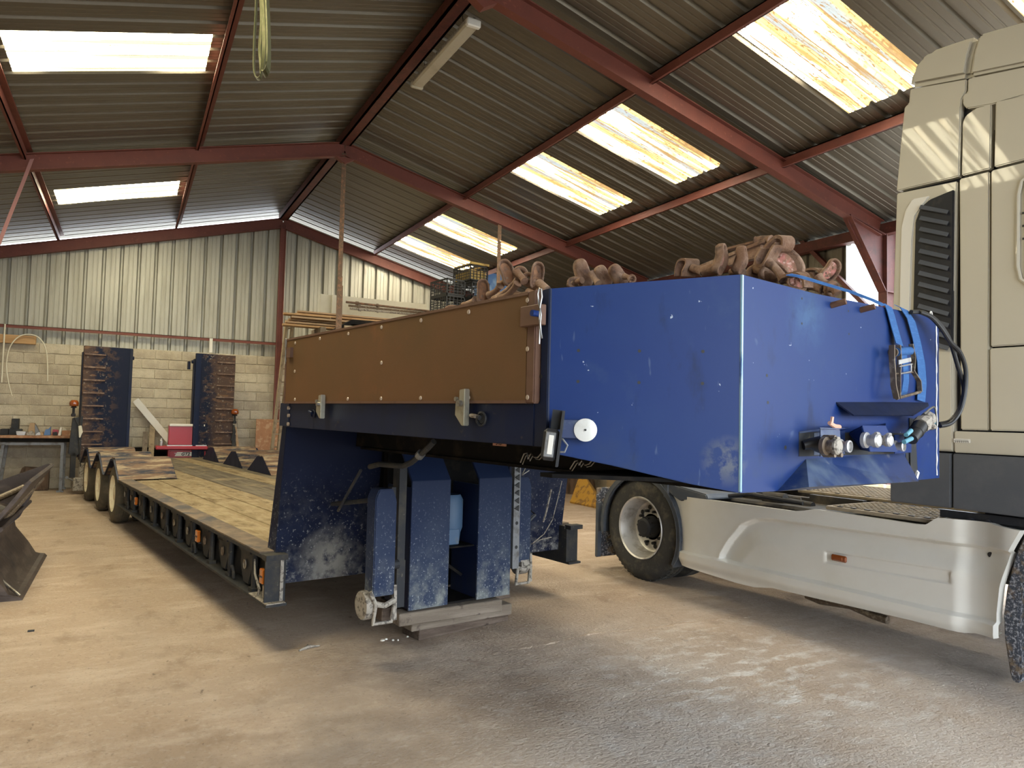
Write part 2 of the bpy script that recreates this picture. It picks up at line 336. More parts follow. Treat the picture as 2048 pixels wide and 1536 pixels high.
M['dirtygrey'] = mat('dirty_grey_casting', (0.3150,0.2850,0.2400), .7, .2, [dict(c=(0.1050,0.0900,0.0750), s=35, lo=.5, hi=.6)])
M['greasy'] = mat('greasy_brown_casting', (.16,.12,.085), .45, .6, [dict(c=(.32,.27,.20), s=35, lo=.5, hi=.65)])
M['peach'] = mat('pale_orange_plastic', (0.5950,0.3360,0.2380), .5)
M['hydr'] = mat('light_blue_cylinder_paint', (0.0600,0.1140,0.1980), .55, 0, [dict(c=(0.1440,0.1500,0.1380), s=5, lo=.55, hi=.65, a=.8)])
M['wood'] = mat('old_grey_timber', (0.1530,0.1215,0.0900), .85, 0, [dict(c=(0.2250,0.1845,0.1440), s=5, lo=.45, hi=.65, st=(3,.3,3)), dict(c=(0.0720,0.0540,0.0405), s=12, lo=.6, hi=.7)], bump=(20, 6, (4,.4,4), .5))
M['wooddark'] = mat('dark_old_timber', (.085,.062,.048), .9, 0, [dict(c=(.15,.115,.09), s=5, lo=.45, hi=.65, st=(3,.3,3)), dict(c=(.045,.033,.026), s=12, lo=.55, hi=.68)], bump=(20, 6, (4,.4,4), .5), spec=.15)  # darker variant of the old timber, to tell the baulks apart
M['pine'] = mat('fresh_pine_board', (0.3960,0.2400,0.1080), .7, 0, [dict(c=(0.3120,0.1740,0.0720), s=5, lo=.45, hi=.65, st=(.3,4,4))])
M['pine2'] = mat('raw_planed_lumber', (0.3600,0.2460,0.1440), .75, 0, [dict(c=(0.2820,0.1740,0.0900), s=5, lo=.45, hi=.65, st=(.3,4,4))])
M['plywood'] = mat('red_brown_plywood', (0.2850,0.1425,0.0750), .8, 0, [dict(c=(0.3900,0.2475,0.1500), s=9, lo=.5, hi=.62), dict(c=(0.1950,0.0900,0.0450), s=4, lo=.5, hi=.7)])
M['laddwood'] = mat('weathered_ladder_wood', (0.2940,0.2310,0.1470), .8, 0, [dict(c=(0.1820,0.1330,0.0840), s=9, lo=.5, hi=.65)])
M['whitepan'] = mat('cream_sheet', (0.5180,0.4900,0.3920), .7, 0, [dict(c=(0.4340,0.3990,0.3080), s=3, lo=.5, hi=.7, a=.6)])
M['white'] = mat('white_lacquer', (0.6400,0.6160,0.5600), .5)
M['redbox'] = mat('red_enamel', (0.3250,0.0143,0.0260), .3, 0, coat=.4)
M['crate'] = mat('black_plastic_crate', (.020,.021,.022), .55)
M['yellow'] = mat('dull_yellow_slats', (0.4340,0.3080,0.0910), .6, 0, [dict(c=(0.2450,0.1540,0.0490), s=9, lo=.5, hi=.65)])
M['jack'] = mat('worn_yellow_paint', (0.4650,0.2550,0.0375), .6, 0, [dict(c=(0.2400,0.1275,0.0375), s=9, d=8, lo=.5, hi=.6)])
M['tarp'] = mat('blue_tarpaulin', (.07,.16,.36), .45, 0, [dict(c=(.20,.32,.50), s=5, lo=.5, hi=.65)])
M['pvc'] = mat('white_plastic_tube', (0.5760,0.5440,0.4400), .5)
M['sling'] = mat('greenish_webbing', (0.0595,0.0616,0.0224), .9, 0, [dict(c=(0.0910,0.0875,0.0420), s=14, lo=.45, hi=.6, st=(3,3,.4)), dict(c=(0.0700,0.0700,0.0350), s=22, lo=.6, hi=.7)])
M['pinkstrap'] = mat('faded_pink_webbing', (.32,.16,.15), .9)
M['lampbody'] = mat('yellowed_lamp_diffuser', (0.4160,0.3760,0.2880), .35, 0, [dict(c=(0.3040,0.2640,0.1840), s=7, lo=.5, hi=.7, a=.7)])
M['bucket'] = mat('worn_bucket_steel', (0.0525,0.0390,0.0338), .55, .35, [dict(c=(0.0975,0.0750,0.0638), s=6, lo=.45, hi=.65, st=(1,.4,2)), dict(c=(0.0225,0.0225,0.0263), s=3, lo=.5, hi=.7), dict(c=(0.2100,0.1875,0.1650), s=30, lo=.68, hi=.73, st=(1,.3,1), a=.6)], bump=(12, 4, (1,1,1), .2))
M['bark'] = mat('brown_bark', (.15,.10,.07), .95, 0, [dict(c=(.07,.045,.03), s=7, lo=.45, hi=.6, st=(2,2,.4))], bump=(9, 6, (2,2,.4), 1))
M['galv'] = mat('galvanised_steel', (0.1960,0.2030,0.2100), .5, .5, [dict(c=(0.1120,0.1050,0.0980), s=12, lo=.5, hi=.65)])
M['sticker'] = mat('pale_printed_label', (.62,.60,.55), .5)
M['ink'] = mat('black_print', (.01,.01,.01), .6)
M['orangeplate'] = mat('faded_orange_plate', (.45,.22,.14), .7)
M['conc2'] = mat('outside_ground', (.42,.40,.36), .9, 0, [dict(c=(.34,.32,.28), s=1, lo=.4, hi=.7)])

# skylight: dirty translucent sheet, lit from outside by the sun
def sky_mat(clean=False):
    m = bpy.data.materials.new('dirty_translucent_sheet'); m.use_nodes = True; t = m.node_tree; t.nodes.clear()
    N = t.nodes.new; L = t.links.new
    tc = N('ShaderNodeTexCoord')
    def nz(st, s, d, lo, hi):
        mp = N('ShaderNodeMapping'); mp.inputs['Scale'].default_value = st; L(tc.outputs['Object'], mp.inputs[0])
        n = N('ShaderNodeTexNoise'); n.inputs['Scale'].default_value = s; n.inputs['Detail'].default_value = d; L(mp.outputs[0], n.inputs['Vector'])
        r = N('ShaderNodeMapRange'); L(n.outputs['Fac'], r.inputs[0]); r.inputs[1].default_value = lo; r.inputs[2].default_value = hi; return r.outputs[0]
    def mix(f, a, b):
        x = N('ShaderNodeMix'); x.data_type = 'RGBA'; L(f, x.inputs[0])
        if isinstance(a, tuple): x.inputs[6].default_value = (*a, 1)
        else: L(a, x.inputs[6])
        x.inputs[7].default_value = (*b, 1); return x.outputs[2]
    if clean:
        c = mix(nz((.03,9,1), 1.5, 3, .50, .56), (1.0,.90,.62), (0.03360,0.02912,0.01344)); c = mix(nz((.02,14,1), 2.2, 2, .62, .65), c, (0.01120,0.01120,0.00728))
        c = mix(nz((2,6,1), 12, 3, .66, .72), c, (0.01120,0.00728,0.00280))
    else:
        c = mix(nz((.05,5.5,1), 1.5, 2, .40, .50), (1.0,.90,.68), (0.01344,0.00980,0.00364))
        c = mix(nz((.03,9,1), 1.1, 2, .56, .60), c, (0.00420,0.00549,0.00616))
        c = mix(nz((.35,16,1), 3.0, 12, .50, .60), c, (0.00420,0.00235,0.00078)); c = mix(nz((2.2,6,1), 9.0, 8, .56, .62), c, (0.00336,0.00168,0.00056))
        c = mix(nz((2,2,1), 28, 2, .66, .72), c, (0.00112,0.00084,0.00056))
    e = N('ShaderNodeEmission'); L(c, e.inputs[0]); e.inputs[1].default_value = 1.0
    d = N('ShaderNodeBsdfDiffuse'); d.inputs[0].default_value = (.5,.42,.28,1)
    a = N('ShaderNodeAddShader'); L(e.outputs[0], a.inputs[0]); L(d.outputs[0], a.inputs[1])
    o = N('ShaderNodeOutputMaterial'); L(a.outputs[0], o.inputs[0])
    e.inputs[1].default_value = SKY_EMIT*(.42 if clean else 1)
    return m
M['sky'] = sky_mat(); M['sky_l'] = sky_mat(True)

# ================================================================ THE SHED
RX, RZ, SL = 2.86, 6.03, .26         # ridge x, ridge height (sheet), slope
EL, ER = -3.4, 9.15                  # side walls
YB = 16.32                           # back wall face
Y0 = -3.8
def rz(x): return RZ - SL*abs(x-RX)
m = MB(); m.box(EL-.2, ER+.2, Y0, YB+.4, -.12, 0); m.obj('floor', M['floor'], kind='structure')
m = MB(); m.box(-40, 50, -40, 50, -.30, -.13); m.obj('ground', M['conc2'], kind='structure')
# slab joint: a raised rough line of old mortar across the floor
m = MB(); pts = [(985,1308),(1080,1290),(1190,1266),(1290,1258),(1370,1246),(1450,1238),(1560,1226)]; prev = None
rows = []
for px, py in pts:
    p = atZ(px, py, 0); rows.append(p)
fine = []
for a, b in zip(rows, rows[1:]):
    for k in range(8): fine.append(a.lerp(b, k/8) + Vector((random.uniform(-.012,.012), random.uniform(-.012,.012), random.uniform(-.002,.003))))
m.tube([p-Vector((0,0,.003)) for p in fine], [random.uniform(.008,.024) for _ in fine], 6, flat=.35); m.obj('trim_1', M['floor'], kind='structure')

ceil = empty('ceiling', W, kind='structure')
PROF = [(0,0),(.022,.036),(.054,.036),(.074,0),(.145,0),(.151,.0035),(.163,.0035),(.169,0),(.225,0),(.231,.0035),(.243,.0035),(.249,0)]
def sheet_profile(n=3, p=.3117):
    out = []
    for k in range(n): out += [(y+k*p, z) for y, z in PROF]
    return out + [(n*p, 0), (n*p+.02, .03)]
def slope_sheet(x0, x1, y0, n=3, sy=1):
    """corrugated sheet on a roof slope between x0 (upper) and x1 (lower)"""
    m = MB(); pr = [(y*sy, z) for y, z in sheet_profile(n)]
    A = [m.b.verts.new((x0, y0+y, rz(x0)+z)) for y, z in pr]; B = [m.b.verts.new((x1, y0+y, rz(x1)+z)) for y, z in pr]
    for i in range(len(pr)-1): m.b.faces.new([A[i], A[i+1], B[i+1], B[i]])
    return m
PW = .935
sky_r = {4.065, 6.87, 8.74, 12.48, 14.35, 2.195}
grid_r = [round(6.87 + PW*k, 3) for k in range(-11, 11)]
SLY = .955; grid_l = [round(7.76 + PW*SLY*k, 3) for k in range(-13, 10)]
proto = {}
def roof_piece(key, x0, x1, y0, sy=1):
    B = Matrix.Translation((0, y0, 0)) @ Matrix.Diagonal((1, sy, 1, 1))
    if key not in proto:
        o = slope_sheet(x0, x1, 0).obj('roof_sheet', M['roof'], ceil, smooth=0); proto[key] = o; o.matrix_basis = B; return
    copy_at(proto[key], B, ceil)
wn = 1
def skylight(x0, x1, y0, sy=1):
    global wn
    o = slope_sheet(x0, x1, y0, sy=sy).obj('window_%d' % wn, M['sky' if x1 > x0 else 'sky_l'], smooth=0, kind='structure'); wn += 1
for y0 in grid_r:
    if any(abs(y0-s) < .05 for s in sky_r):
        roof_piece('ru', RX, 5.05, y0); roof_piece('rl', 6.80, ER+.35, y0); skylight(5.05, 6.80, y0)
    else: roof_piece('rf', RX, ER+.35, y0)
for i, y0 in enumerate(grid_l):
    if any(abs(y0-q) < .2 for q in (7.76, 13.12, 4.19)):  # the nearest of these is out of view, added to brighten the left side
        roof_piece('lu', RX, .60, y0, SLY); roof_piece('ll', -1.18, EL-.3, y0, SLY); skylight(.60, -1.18, y0, SLY)
    else: roof_piece('lf', RX, EL-.3, y0, SLY)
# purlins
def zpurlin(x, dark=True, w=.06, h=.13, y0=Y0, y1=YB):
    m = MB(); z = rz(x)-.01
    m.box(x-w/2, x-w/2+.012, y0, y1, z-h, z); m.box(x-w/2, x+w/2+.02, y0, y1, z-.012, z); m.box(x-w/2-.03, x-w/2+.012, y0, y1, z-h, z-h+.012)
    return m.obj('roof_purlin', M['red'], ceil, smooth=0)
for x in (5.0, 7.1, .75, -1.30, -3.1): zpurlin(x)
m = MB(); m.box(RX-.09, RX-.06, Y0, YB, rz(RX)-.17, rz(RX)-.03); m.box(RX+.06, RX+.09, Y0, YB, rz(RX)-.17, rz(RX)-.03); m.box(RX-.09, RX+.09, Y0, YB, rz(RX)-.17, rz(RX)-.155)
m.obj('ridge_purlin', M['reddark'], ceil, smooth=0)
m = MB(); m.box(ER-.14, ER-.0, Y0, YB, rz(ER)-.17, rz(ER)-.02); m.obj('eave_beam', M['reddark'], ceil, smooth=0)
m = MB(); m.box(EL+.02, EL+.2, Y0, YB, rz(EL)-.30, rz(EL)-.08); m.obj('eave_beam', M['reddark'], ceil, smooth=0)
m = MB()
for s in (-1, 1):
    m.poly([(RX, Y0, RZ+.07), (RX, YB+.1, RZ+.07), (RX+s*.3, YB+.1, RZ-.01), (RX+s*.3, Y0, RZ-.01)], [(0,1,2,3)])
m.obj('ridge_cap', M['roof'], ceil, smooth=0)

def ibeam(m, p, q, h, w, up):
    """I section: two flanges and a web"""
    p = Vector(p); q = Vector(q); up = Vector(up).normalized()
    m.beam(p+up*(h/2-.006), q+up*(h/2-.006), w, .013, up); m.beam(p-up*(h/2-.006), q-up*(h/2-.006), w, .013, up)
    m.beam(p, q, .010, h, up)
def portal(y, label, gable=False):
    """red portal frame: two rafters, two columns with gusset haunches"""
    o = empty('portal_frame', Matrix.Translation((RX, y, 0)), kind='structure')
    h = .22; top = .14
    for s, ex in ((1, ER-.18), (-1, EL+.18)):
        m = MB(); up = Vector((s*SL, 0, 1)).normalized()
        m_p = Vector((RX, y, RZ-top-.1)); m_q = Vector((ex, y, rz(ex)-(top if gable else .04)-.1))
        ibeam(m, m_p, m_q, h, .11, up); m.obj('rafter', M['red'], o, smooth=0)
        cx = ex + (.24 if s > 0 else .02)*s
        m = MB(); ibeam(m, (cx, y, 0), (cx, y, rz(cx)-.10), .34, .13, (1,0,0)); m.obj('column', M['reddark'], o, smooth=0)
        if not gable:
            zt = rz(cx)-.2; xi = cx - s*.18
            m = MB(); a = (xi - s*.74, rz(xi-s*.74)-.25)
            m.prism([(xi, zt+.05), a, (a[0]+s*.04, a[1]-.10), (xi, zt-.72)], y-.006, y+.006)
            m.beam((a[0], y, a[1]-.01), (xi, y, zt-1.02), .12, .012, (0,1,0)) if False else None
            L = [(a[0], a[1]), (xi, zt-.74)]
            m.strip([(L[0][0], y, L[0][1]), (L[1][0], y, L[1][1])], (0,.062,0), .006)
            m.prism([(xi, zt+.03), (xi, zt+.045), (a[0], a[1]+.015), (a[0], a[1])], y-.06, y+.06)
            m.prism([(xi, zt-.75), (xi, zt-.735), (cx+s*.17, zt-.735), (cx+s*.17, zt-.75)], y-.06, y+.06)
            m.obj('haunch_gusset', M['reddark'], o, smooth=0)
    if not gable:
        m = MB(); m.prism([(RX-.16, RZ-top-.24), (RX+.16, RZ-top-.24), (RX, RZ-top-.34)], y-.05, y+.05); m.obj('apex_gusset', M['red'], o, smooth=0)
    return o
portal(6.12, ''); portal(11.12, ''); portal(1.2, '')
portal(YB-.07, '', True)
m = MB(); ibeam(m, (RX, YB-.10, 0), (RX, YB-.10, RZ-.3), .12, .10, (1,0,0)); m.obj('trim_2', M['red'], kind='structure', smooth=0)    # gable post
m = MB(); m.box(EL, RX-.05, YB-.10, YB-.095+.01, 3.05, 3.11); m.box(EL, RX-.05, YB-.10, YB-.03, 3.10, 3.11); m.obj('trim_3', M['red'], kind='structure', smooth=0)
m = MB(); m.box(RX+.05, ER-.2, YB-.10, YB-.09, 3.05, 3.11); m.box(RX+.05, ER-.2, YB-.10, YB-.03, 3.10, 3.11); m.obj('trim_4', M['red'], kind='structure', smooth=0)

# back wall: every block a part, corrugated cladding sheets above
wall = empty('wall_back', Matrix.Translation((RX, YB, 0)), kind='structure')
m = MB(); m.box(EL, ER, YB+.012, YB+.2, 0, 2.80); m.obj('mortar_bed', M['mortar'], wall)
bps = []
for key in range(6):
    m = MB(); w_, h_ = .492, .191
    t = bmesh.new(); vs = [t.verts.new((x, y, z)) for x in (-w_/2, w_/2) for y in (0, .03) for z in (0, h_)]
    for f in ((0,1,3,2),(4,6,7,5),(0,4,5,1),(2,3,7,6),(0,2,6,4),(1,5,7,3)): t.faces.new([vs[i] for i in f])
    bmesh.ops.bevel(t, geom=t.edges[:], offset=.008, segments=1, affect='EDGES')
    for v in t.verts: v.co += Vector((random.uniform(-.003,.003), random.uniform(-.003,.003), random.uniform(-.003,.003)))
    m.add(t); me = bpy.data.meshes.new('block'); m.b.to_mesh(me); m.b.free(); me.materials.append(M['block' if key % 3 else 'block2']); bps.append(me)
for r in range(14):
    off = (.25 if r % 2 else 0) + (.11 if r > 7 else 0)
    for c in range(-11, 3):
        x = c*.5 + off - .03 + random.uniform(-.006, .006)
        if x + RX > 4.2 or x + RX < -2.9: continue
        o = bpy.data.objects.new('concrete_block', random.choice(bps)); COL.objects.link(o); o.parent = wall
        o.location = (x, random.uniform(-.006, .004), .004 + r*.2); o.rotation_euler = (0, random.uniform(-.004,.004), random.uniform(-.006,.006))
def clad_sheet(x0, n, y, zb, cut=True):
    m = MB(); pr = sheet_profile(n)
    A = []; B = []
    for yy, d in pr:
        X = x0+yy; zt = min(rz(X)-.16, 99); A.append(m.b.verts.new((X, y+d*2.2, zb))); B.append(m.b.verts.new((X, y+d*2.2, zt)))
    for i in range(len(pr)-1): m.b.faces.new([A[i], A[i+1], B[i+1], B[i]])
    return m
k = 0
x = EL
while x < ER-.3:
    clad_sheet(x, 3, YB+.06, 2.62).obj('cladding_sheet', M['clad'], wall, smooth=0); x += PW
# right wall from the back up to y=6.75; nearer bays are open
rw = empty('wall_right', Matrix.Translation((ER+.05, 11, 0)), kind='structure')
m = MB(); m.box(ER, ER+.2, 6.9, YB+.2, 0, 1.9); m.obj('block_base', M['block'], rw)
y = 6.78
while y < YB:
    m = MB(); pr = sheet_profile(3); A = []; B = []
    for yy, d in pr: A.append(m.b.verts.new((ER+.02+d, y+yy, 1.8))); B.append(m.b.verts.new((ER+.02+d, y+yy, rz(ER)-.05)))
    for i in range(len(pr)-1): m.b.faces.new([A[i], A[i+1], B[i+1], B[i]])
    m.obj('cladding_sheet', M['roof'], rw, smooth=0); y += PW
m = MB(); p = seen(1585, 462, (1,0,0), 9.08); q = seen(1745, 625, (1,0,0), 9.08); m.beam(p, q, .06, .07, (1,0,0)); m.obj('wind_brace', M['reddark'], rw, smooth=0)
lw = empty('wall_left', Matrix.Translation((EL, 6, 0)), kind='structure')
m = MB(); m.box(EL-.2, EL, Y0, YB+.2, 0, 2.0); m.obj('block_base', M['block'], lw)
m = MB(); m.box(EL-.06, EL-.02, Y0, YB+.2, 2.0, rz(EL)-.02); m.obj('cladding_sheet', M['clad'], lw)

fw = empty('wall_front', Matrix.Translation((0, Y0, 0)), kind='structure')  # unseen wall, its opening sized to steer the daylight indoors
m = MB(); m.prism([(EL,0),(-1.6,0),(-1.6,rz(-1.6)),(EL,rz(EL))], Y0-.05, Y0); m.obj('cladding_sheet', M['clad'], fw, smooth=0)
m = MB(); m.prism([(-1.6,4.3),(ER,4.3),(ER,rz(ER)),(RX,rz(RX)),(-1.6,rz(-1.6))], Y0-.05, Y0); m.obj('cladding_sheet', M['clad'], fw, smooth=0)

# ================================================================ LOW-LOADER TRAILER (frame T)
tr = empty('low_loader_trailer', T, 'dark blue low-loader semi-trailer with planked deck, raised rear ramps and gooseneck propped on timber', 'trailer')
VW = 2.62; DZ = .63
def tp(name, m, mt, parent=tr, **k): m.fr = T; return m.obj(name, M[mt], parent, **k)
# wheels
def wheel(u, side):
    """one tyre with its dished rim; side 0 = near, 1 = far, outer face towards v"""
    s = 1 if side == 0 else -1; v0 = -.085 if side == 0 else VW+.085
    R = .40; A = Matrix.Translation((u, v0, R)) @ Matrix.Rotation(-PI/2*s, 4, 'X')
    m = MB(T); m.lathe([(.225,.03),(.26,.004),(.33,0),(.372,.012),(.392,.035),(.40,.055),(.40,.10),(.394,.104),(.394,.112),(.40,.116),(.40,.165),(.39,.19),(.33,.215),(.24,.215),(.225,.03)], A, 48)
    t = m.obj('wheel', M['tyredust'], tr)
    m = MB(T); m.lathe([(.243,.008),(.252,.004),(.240,.012),(.225,.03),(.212,.055),(.16,.065),(.11,.06),(.10,.03),(.07,.025),(0,.02)], A, 40)
    m.obj('rim', M['cream'], t)
    m = MB(T)
    for k in range(8):
        a = 2*PI*k/8; c = A @ Vector((.135*math.cos(a), .135*math.sin(a), .066)); d = A @ Vector((.135*math.cos(a), .135*math.sin(a), .045)); m.cyl(c, d, .012, 6)
    m.obj('wheel_nuts', M['steel'], t, kind='stuff')
    m = MB(T); A2 = Matrix.Translation((u, v0+s*.26, R)) @ Matrix.Rotation(-PI/2*s, 4, 'X')
    m.lathe([(.225,.03),(.33,0),(.392,.035),(.40,.055),(.40,.165),(.39,.19),(.33,.215),(.225,.2),(.0,.2)], A2, 40); m.obj('inner_wheel', M['tyredust'], tr)
WU = (-.10, -1.50, -2.90)
for u in WU:
    wheel(u, 0); wheel(u, 1)
    m = MB(); m.cyl((u, .2, .40), (u, VW-.2, .40), .06, 12); tp('axle', m, 'black')
# fender humps, ribbed
for u in WU:
    for v0, v1 in ((-.085, .62), (VW-.68, VW+.085)):
        n = 5; P = [(u+.55, DZ-.01), (u+.12, .885), (u-.12, .885), (u-.62, DZ-.01)]
        m = MB(); out = []
        def lerp(a, b, t): return (a[0]+(b[0]-a[0])*t, a[1]+(b[1]-a[1])*t)
        for a, b, kk in ((P[0], P[1], 4), (P[1], P[2], 2), (P[2], P[3], 4)):
            for j in range(kk):
                p = lerp(a, b, j/kk); q = lerp(a, b, (j+.88)/kk); out += [p, q, lerp(a, b, (j+.90)/kk)]
        top = []
        for i, p in enumerate(out): top.append((p[0], p[1] + (.014 if i % 3 != 2 else -.012)))
        bot = [(P[3][0]+.05, P[3][1]), (P[2][0], P[2][1]-.03), (P[1][0], P[1][1]-.03), (P[0][0]-.05, P[0][1])]
        m.prism(top+[P[3]]+bot, v0, v1); f = tp('fender_cover', m, 'hump', smooth=0)
        # end plate towards the deck middle, and rim angle on the outside
        vi = v1 if v0 < 1 else v0
        m = MB(); m.prism(P, vi-.008, vi+.008); tp('end_plate', m, 'navy', f, smooth=0)
        vo = v0 if v0 < 1 else v1
        m = MB(); Q = [(u+.60,.60),(u+.13,.875),(u-.13,.875),(u-.68,.60)]; I = [(u+.55,.60),(u+.11,.85),(u-.11,.85),(u-.63,.60)]
        for i in range(3): m.prism([Q[i], Q[i+1], I[i+1], I[i]], vo-.02, vo+.04)
        tp('arch_angle', m, 'navy', f, smooth=0)
# bogie chassis and lower plates between wheels
m = MB(); m.box(-4.0, .35, .66, VW-.66, .34, DZ-.035); tp('bogie_frame', m, 'black', smooth=0)
for u in (-.80, -2.20, -3.55):
    for v0 in (.02, VW-.10):
        m = MB(); m.prism([(u+.22,.58),(u+.15,.36),(u-.12,.34),(u-.22,.58)], v0-.03, v0+.08); m.box(u-.05, u+.05, v0-.01, v0+.08, .36, .50, bev=.01); tp('spat_bracket', m, 'navy', smooth=0)
# main deck side beams, channel section with end plate
for v0, s in ((-.10, 1), (VW+.10, -1)):
    a, b = sorted((v0, v0+s*.14)); m = MB()
    m.box(.42, 6.35, a, b, .605, .630); m.box(.42, 6.42, a, b, .300, .318); a2, b2 = sorted((v0+s*.12, v0+s*.14)); m.box(.42, 6.38, a2, b2, .318, .605)
    tp('side_beam', m, 'gunmetal', smooth=0)
    m = MB(); a, b = sorted((v0+s*.002, v0+s*.118)); m.box(6.36, 6.375, a, b, .318, .606); m.box(6.34, 6.42, a-.01, b+.02, .604, .64); tp('beam_end_plate', m, 'gunmetal', smooth=0)
    a, b = sorted((v0, v0+s*.17)); m = MB(); m.box(.42, 6.25, a, b, .630, .640); tp('edge_tread_plate', m, 'checker', smooth=0)
# pockets, hinge bars, rings along the near side beam
pk = [.73,1.17,1.75,2.40,2.98,3.53,4.07,4.68,5.22,5.80]
for i, u in enumerate(pk):
    m = MB(); m.prism([(u-.13,.585),(u+.13,.585),(u+.14,.47),(u+.06,.335),(u-.06,.335),(u-.14,.47)], -.045, -.015, bev=.006); m.box(u-.13, u+.13, -.062, -.02, .565, .60)
    p = tp('outrigger_pocket', m, 'gunmetal', smooth=0)
    m = MB(); m.tube([(u+.028*math.cos(a), -.055, .475+.032*math.sin(a)) for a in [2*PI*k/12 for k in range(12)]], .006, 6, closed=True); m.box(u-.004, u+.004, -.058, -.045, .44, .51)
    tp('lashing_ring', m, 'greasy' if i % 3 else 'steel', p)
    m = MB(); m.cyl((u+.20, -.045, .32), (u+.20, -.045, .60), .022, 10); m.box(u+.155, u+.245, -.075, -.02, .318, .345); tp('hinge_bar', m, 'gunmetal')
    if i % 2 == 0:
        m = MB(); m.tube([(u+.32+.05*math.cos(a), -.07, .33+.085*math.sin(a)) for a in [PI*k/8 for k in range(9)]], .011, 6); tp('rope_hook', m, 'gunmetal')
for px, py in ((700/3.303+58, 0),): pass
for (px, py, hh, ww) in ((273,1002,.09,.06), (397,1072,.10,.075), (527,1152,.10,.06)):
    c = atV(px, py, -.085); m = MB(); m.box(c.x-ww/2, c.x+ww/2, -.105, -.075, c.z-hh/2, c.z+hh/2, bev=.006); o = tp('orange_reflector', m, 'amber'); 
    m = MB(); m.box(c.x-ww/2, c.x+ww/2, -.110, -.104, c.z-.004, c.z+.004); m.box(c.x-ww/2-.004, c.x+ww/2+.004, -.090, -.072, c.z-hh/2-.01, c.z-hh/2); tp('reflector_frame', m, 'gunmetal', o)
c = atV(207, 965, -.03); m = MB(); m.box(c.x-.03, c.x+.03, -.05, -.02, c.z-.04, c.z+.04, bev=.005); tp('orange_reflector', m, 'amber')
# muddy end of the beam
m = MB(); m.tube([(6.08,-.075,.56),(6.13,-.085,.47),(6.22,-.08,.38),(6.20,-.085,.335)], [.006,.008,.010,.006], 6); m.box(6.25, 6.30, -.07, -.03, .33, .50); m.box(6.31,6.35,-.08,-.03,.50,.575,bev=.004); tp('muddy_cable_end', m, 'dirtygrey', label='mud-caked cable and lamp stub')
m = MB(); m.box(6.05, 6.425, -.10, .03, .318, .324); m.box(6.376,6.384,.002,.024,.31,.60); tp('mud_crust', m, 'dirtygrey')
# deck planks
n = 0; v = .075
while v < VW-.12:
    wd = .285
    if v < .62 or v > VW-.72: segs = ((.60, 3.1), (3.11, 6.24))
    else: segs = ((-4.0, -1.2), (-1.19, 2.4), (2.41, 6.24))
    for a, b in segs:
        m = MB(); m.box(a, b, v, min(v+wd-.007, VW-.075), DZ-.03, DZ+random.uniform(.0,.005), bev=.004); tp('deck_plank', m, 'plank' if (v < .9 or 1.4 < v < 1.7) else 'plank2', smooth=0)
    v += wd
m = MB(); m.box(.4, 6.2, .05, VW-.05, .42, DZ-.04); m.box(.4, 6.25, 1.0, 1.6, .30, .45); tp('deck_frame', m, 'black', smooth=0)
# tail: sloping end, posts, ramps, lamps
m = MB(); m.box(-4.12, -4.0, .0, VW, .42, DZ); m.prism([(-3.30,DZ),(-4.0,DZ),(-4.0,.42),(-3.45,.42)], .05, .09); tp('tail_beam', m, 'navy', smooth=0)
def ramp(v0, v1, mirror):
    u = -4.02; zb = .62; zt = 2.725
    m = MB(); m.box(u-.07, u, v0, v1, zb, zt, bev=.008)
    r = tp('loading_ramp', m, 'ramp2' if mirror else 'ramp', smooth=0)
    m = MB(); m.box(u-.20, u-.07, v0-.012, v0+.02, zb+.05, zt-.12); m.box(u-.20, u-.07, v1-.02, v1+.012, zb+.05, zt-.12); m.box(u-.2, u-.07, v0, v1, zt-.14, zt-.11); tp('ramp_side_frame', m, 'navy', r, smooth=0)
    m = MB(); a, b = (v1-.05, v1) if not mirror else (v0, v0+.10); m.box(u-.002, u+.008, a, b, zb, zt-.01); tp('ramp_edge', m, 'navy', r, smooth=0)
    for k in range(8):
        z = zt-.16-k*.238; a, b = (v0+.012, v0+.36) if not mirror else (v1-.36, v1-.01)
        m = MB(); m.box(u, u+.024, a, b, z-.014, z+.014, bev=.005); tp('cleat', m, 'brownedge2', r, smooth=0)
    return r
ramp(-.085, .725, False); ramp(1.86, 2.63, True)
m = MB()
for v in (-.09, .73, 1.80): m.cyl((-4.12, v, 2.55), (-4.12, v+.03, 2.55), .035, 10)
m.box(-4.3,-4.2,1.76,1.80,2.40,2.56); tp('ramp_hinge', m, 'navy')
for px, py, U in ((148, 807, -4.0), (470, 824, -4.0)):
    c = atU(px, py, U); A = Matrix.Translation((c.x, c.y, c.z-.055))
    m = MB(); m.lathe([(0,.125),(.045,.115),(.072,.085),(.078,.05),(.070,.015),(.045,0),(0,0)], A, 24); o = tp('beacon_lamp', m, 'amberlamp')
    m = MB(); m.cyl((c.x, c.y, c.z-.20), (c.x, c.y, c.z-.05), .022, 10); m.lathe([(.045,0),(.05,.012),(.03,.03),(0,.03)], Matrix.Translation((c.x, c.y, c.z-.08)), 16)
    m.box(c.x-.02, c.x+.02, c.y-.035, c.y+.035, c.z-.24, c.z-.18, bev=.01); tp('lamp_post', m, 'dkgrey', o)
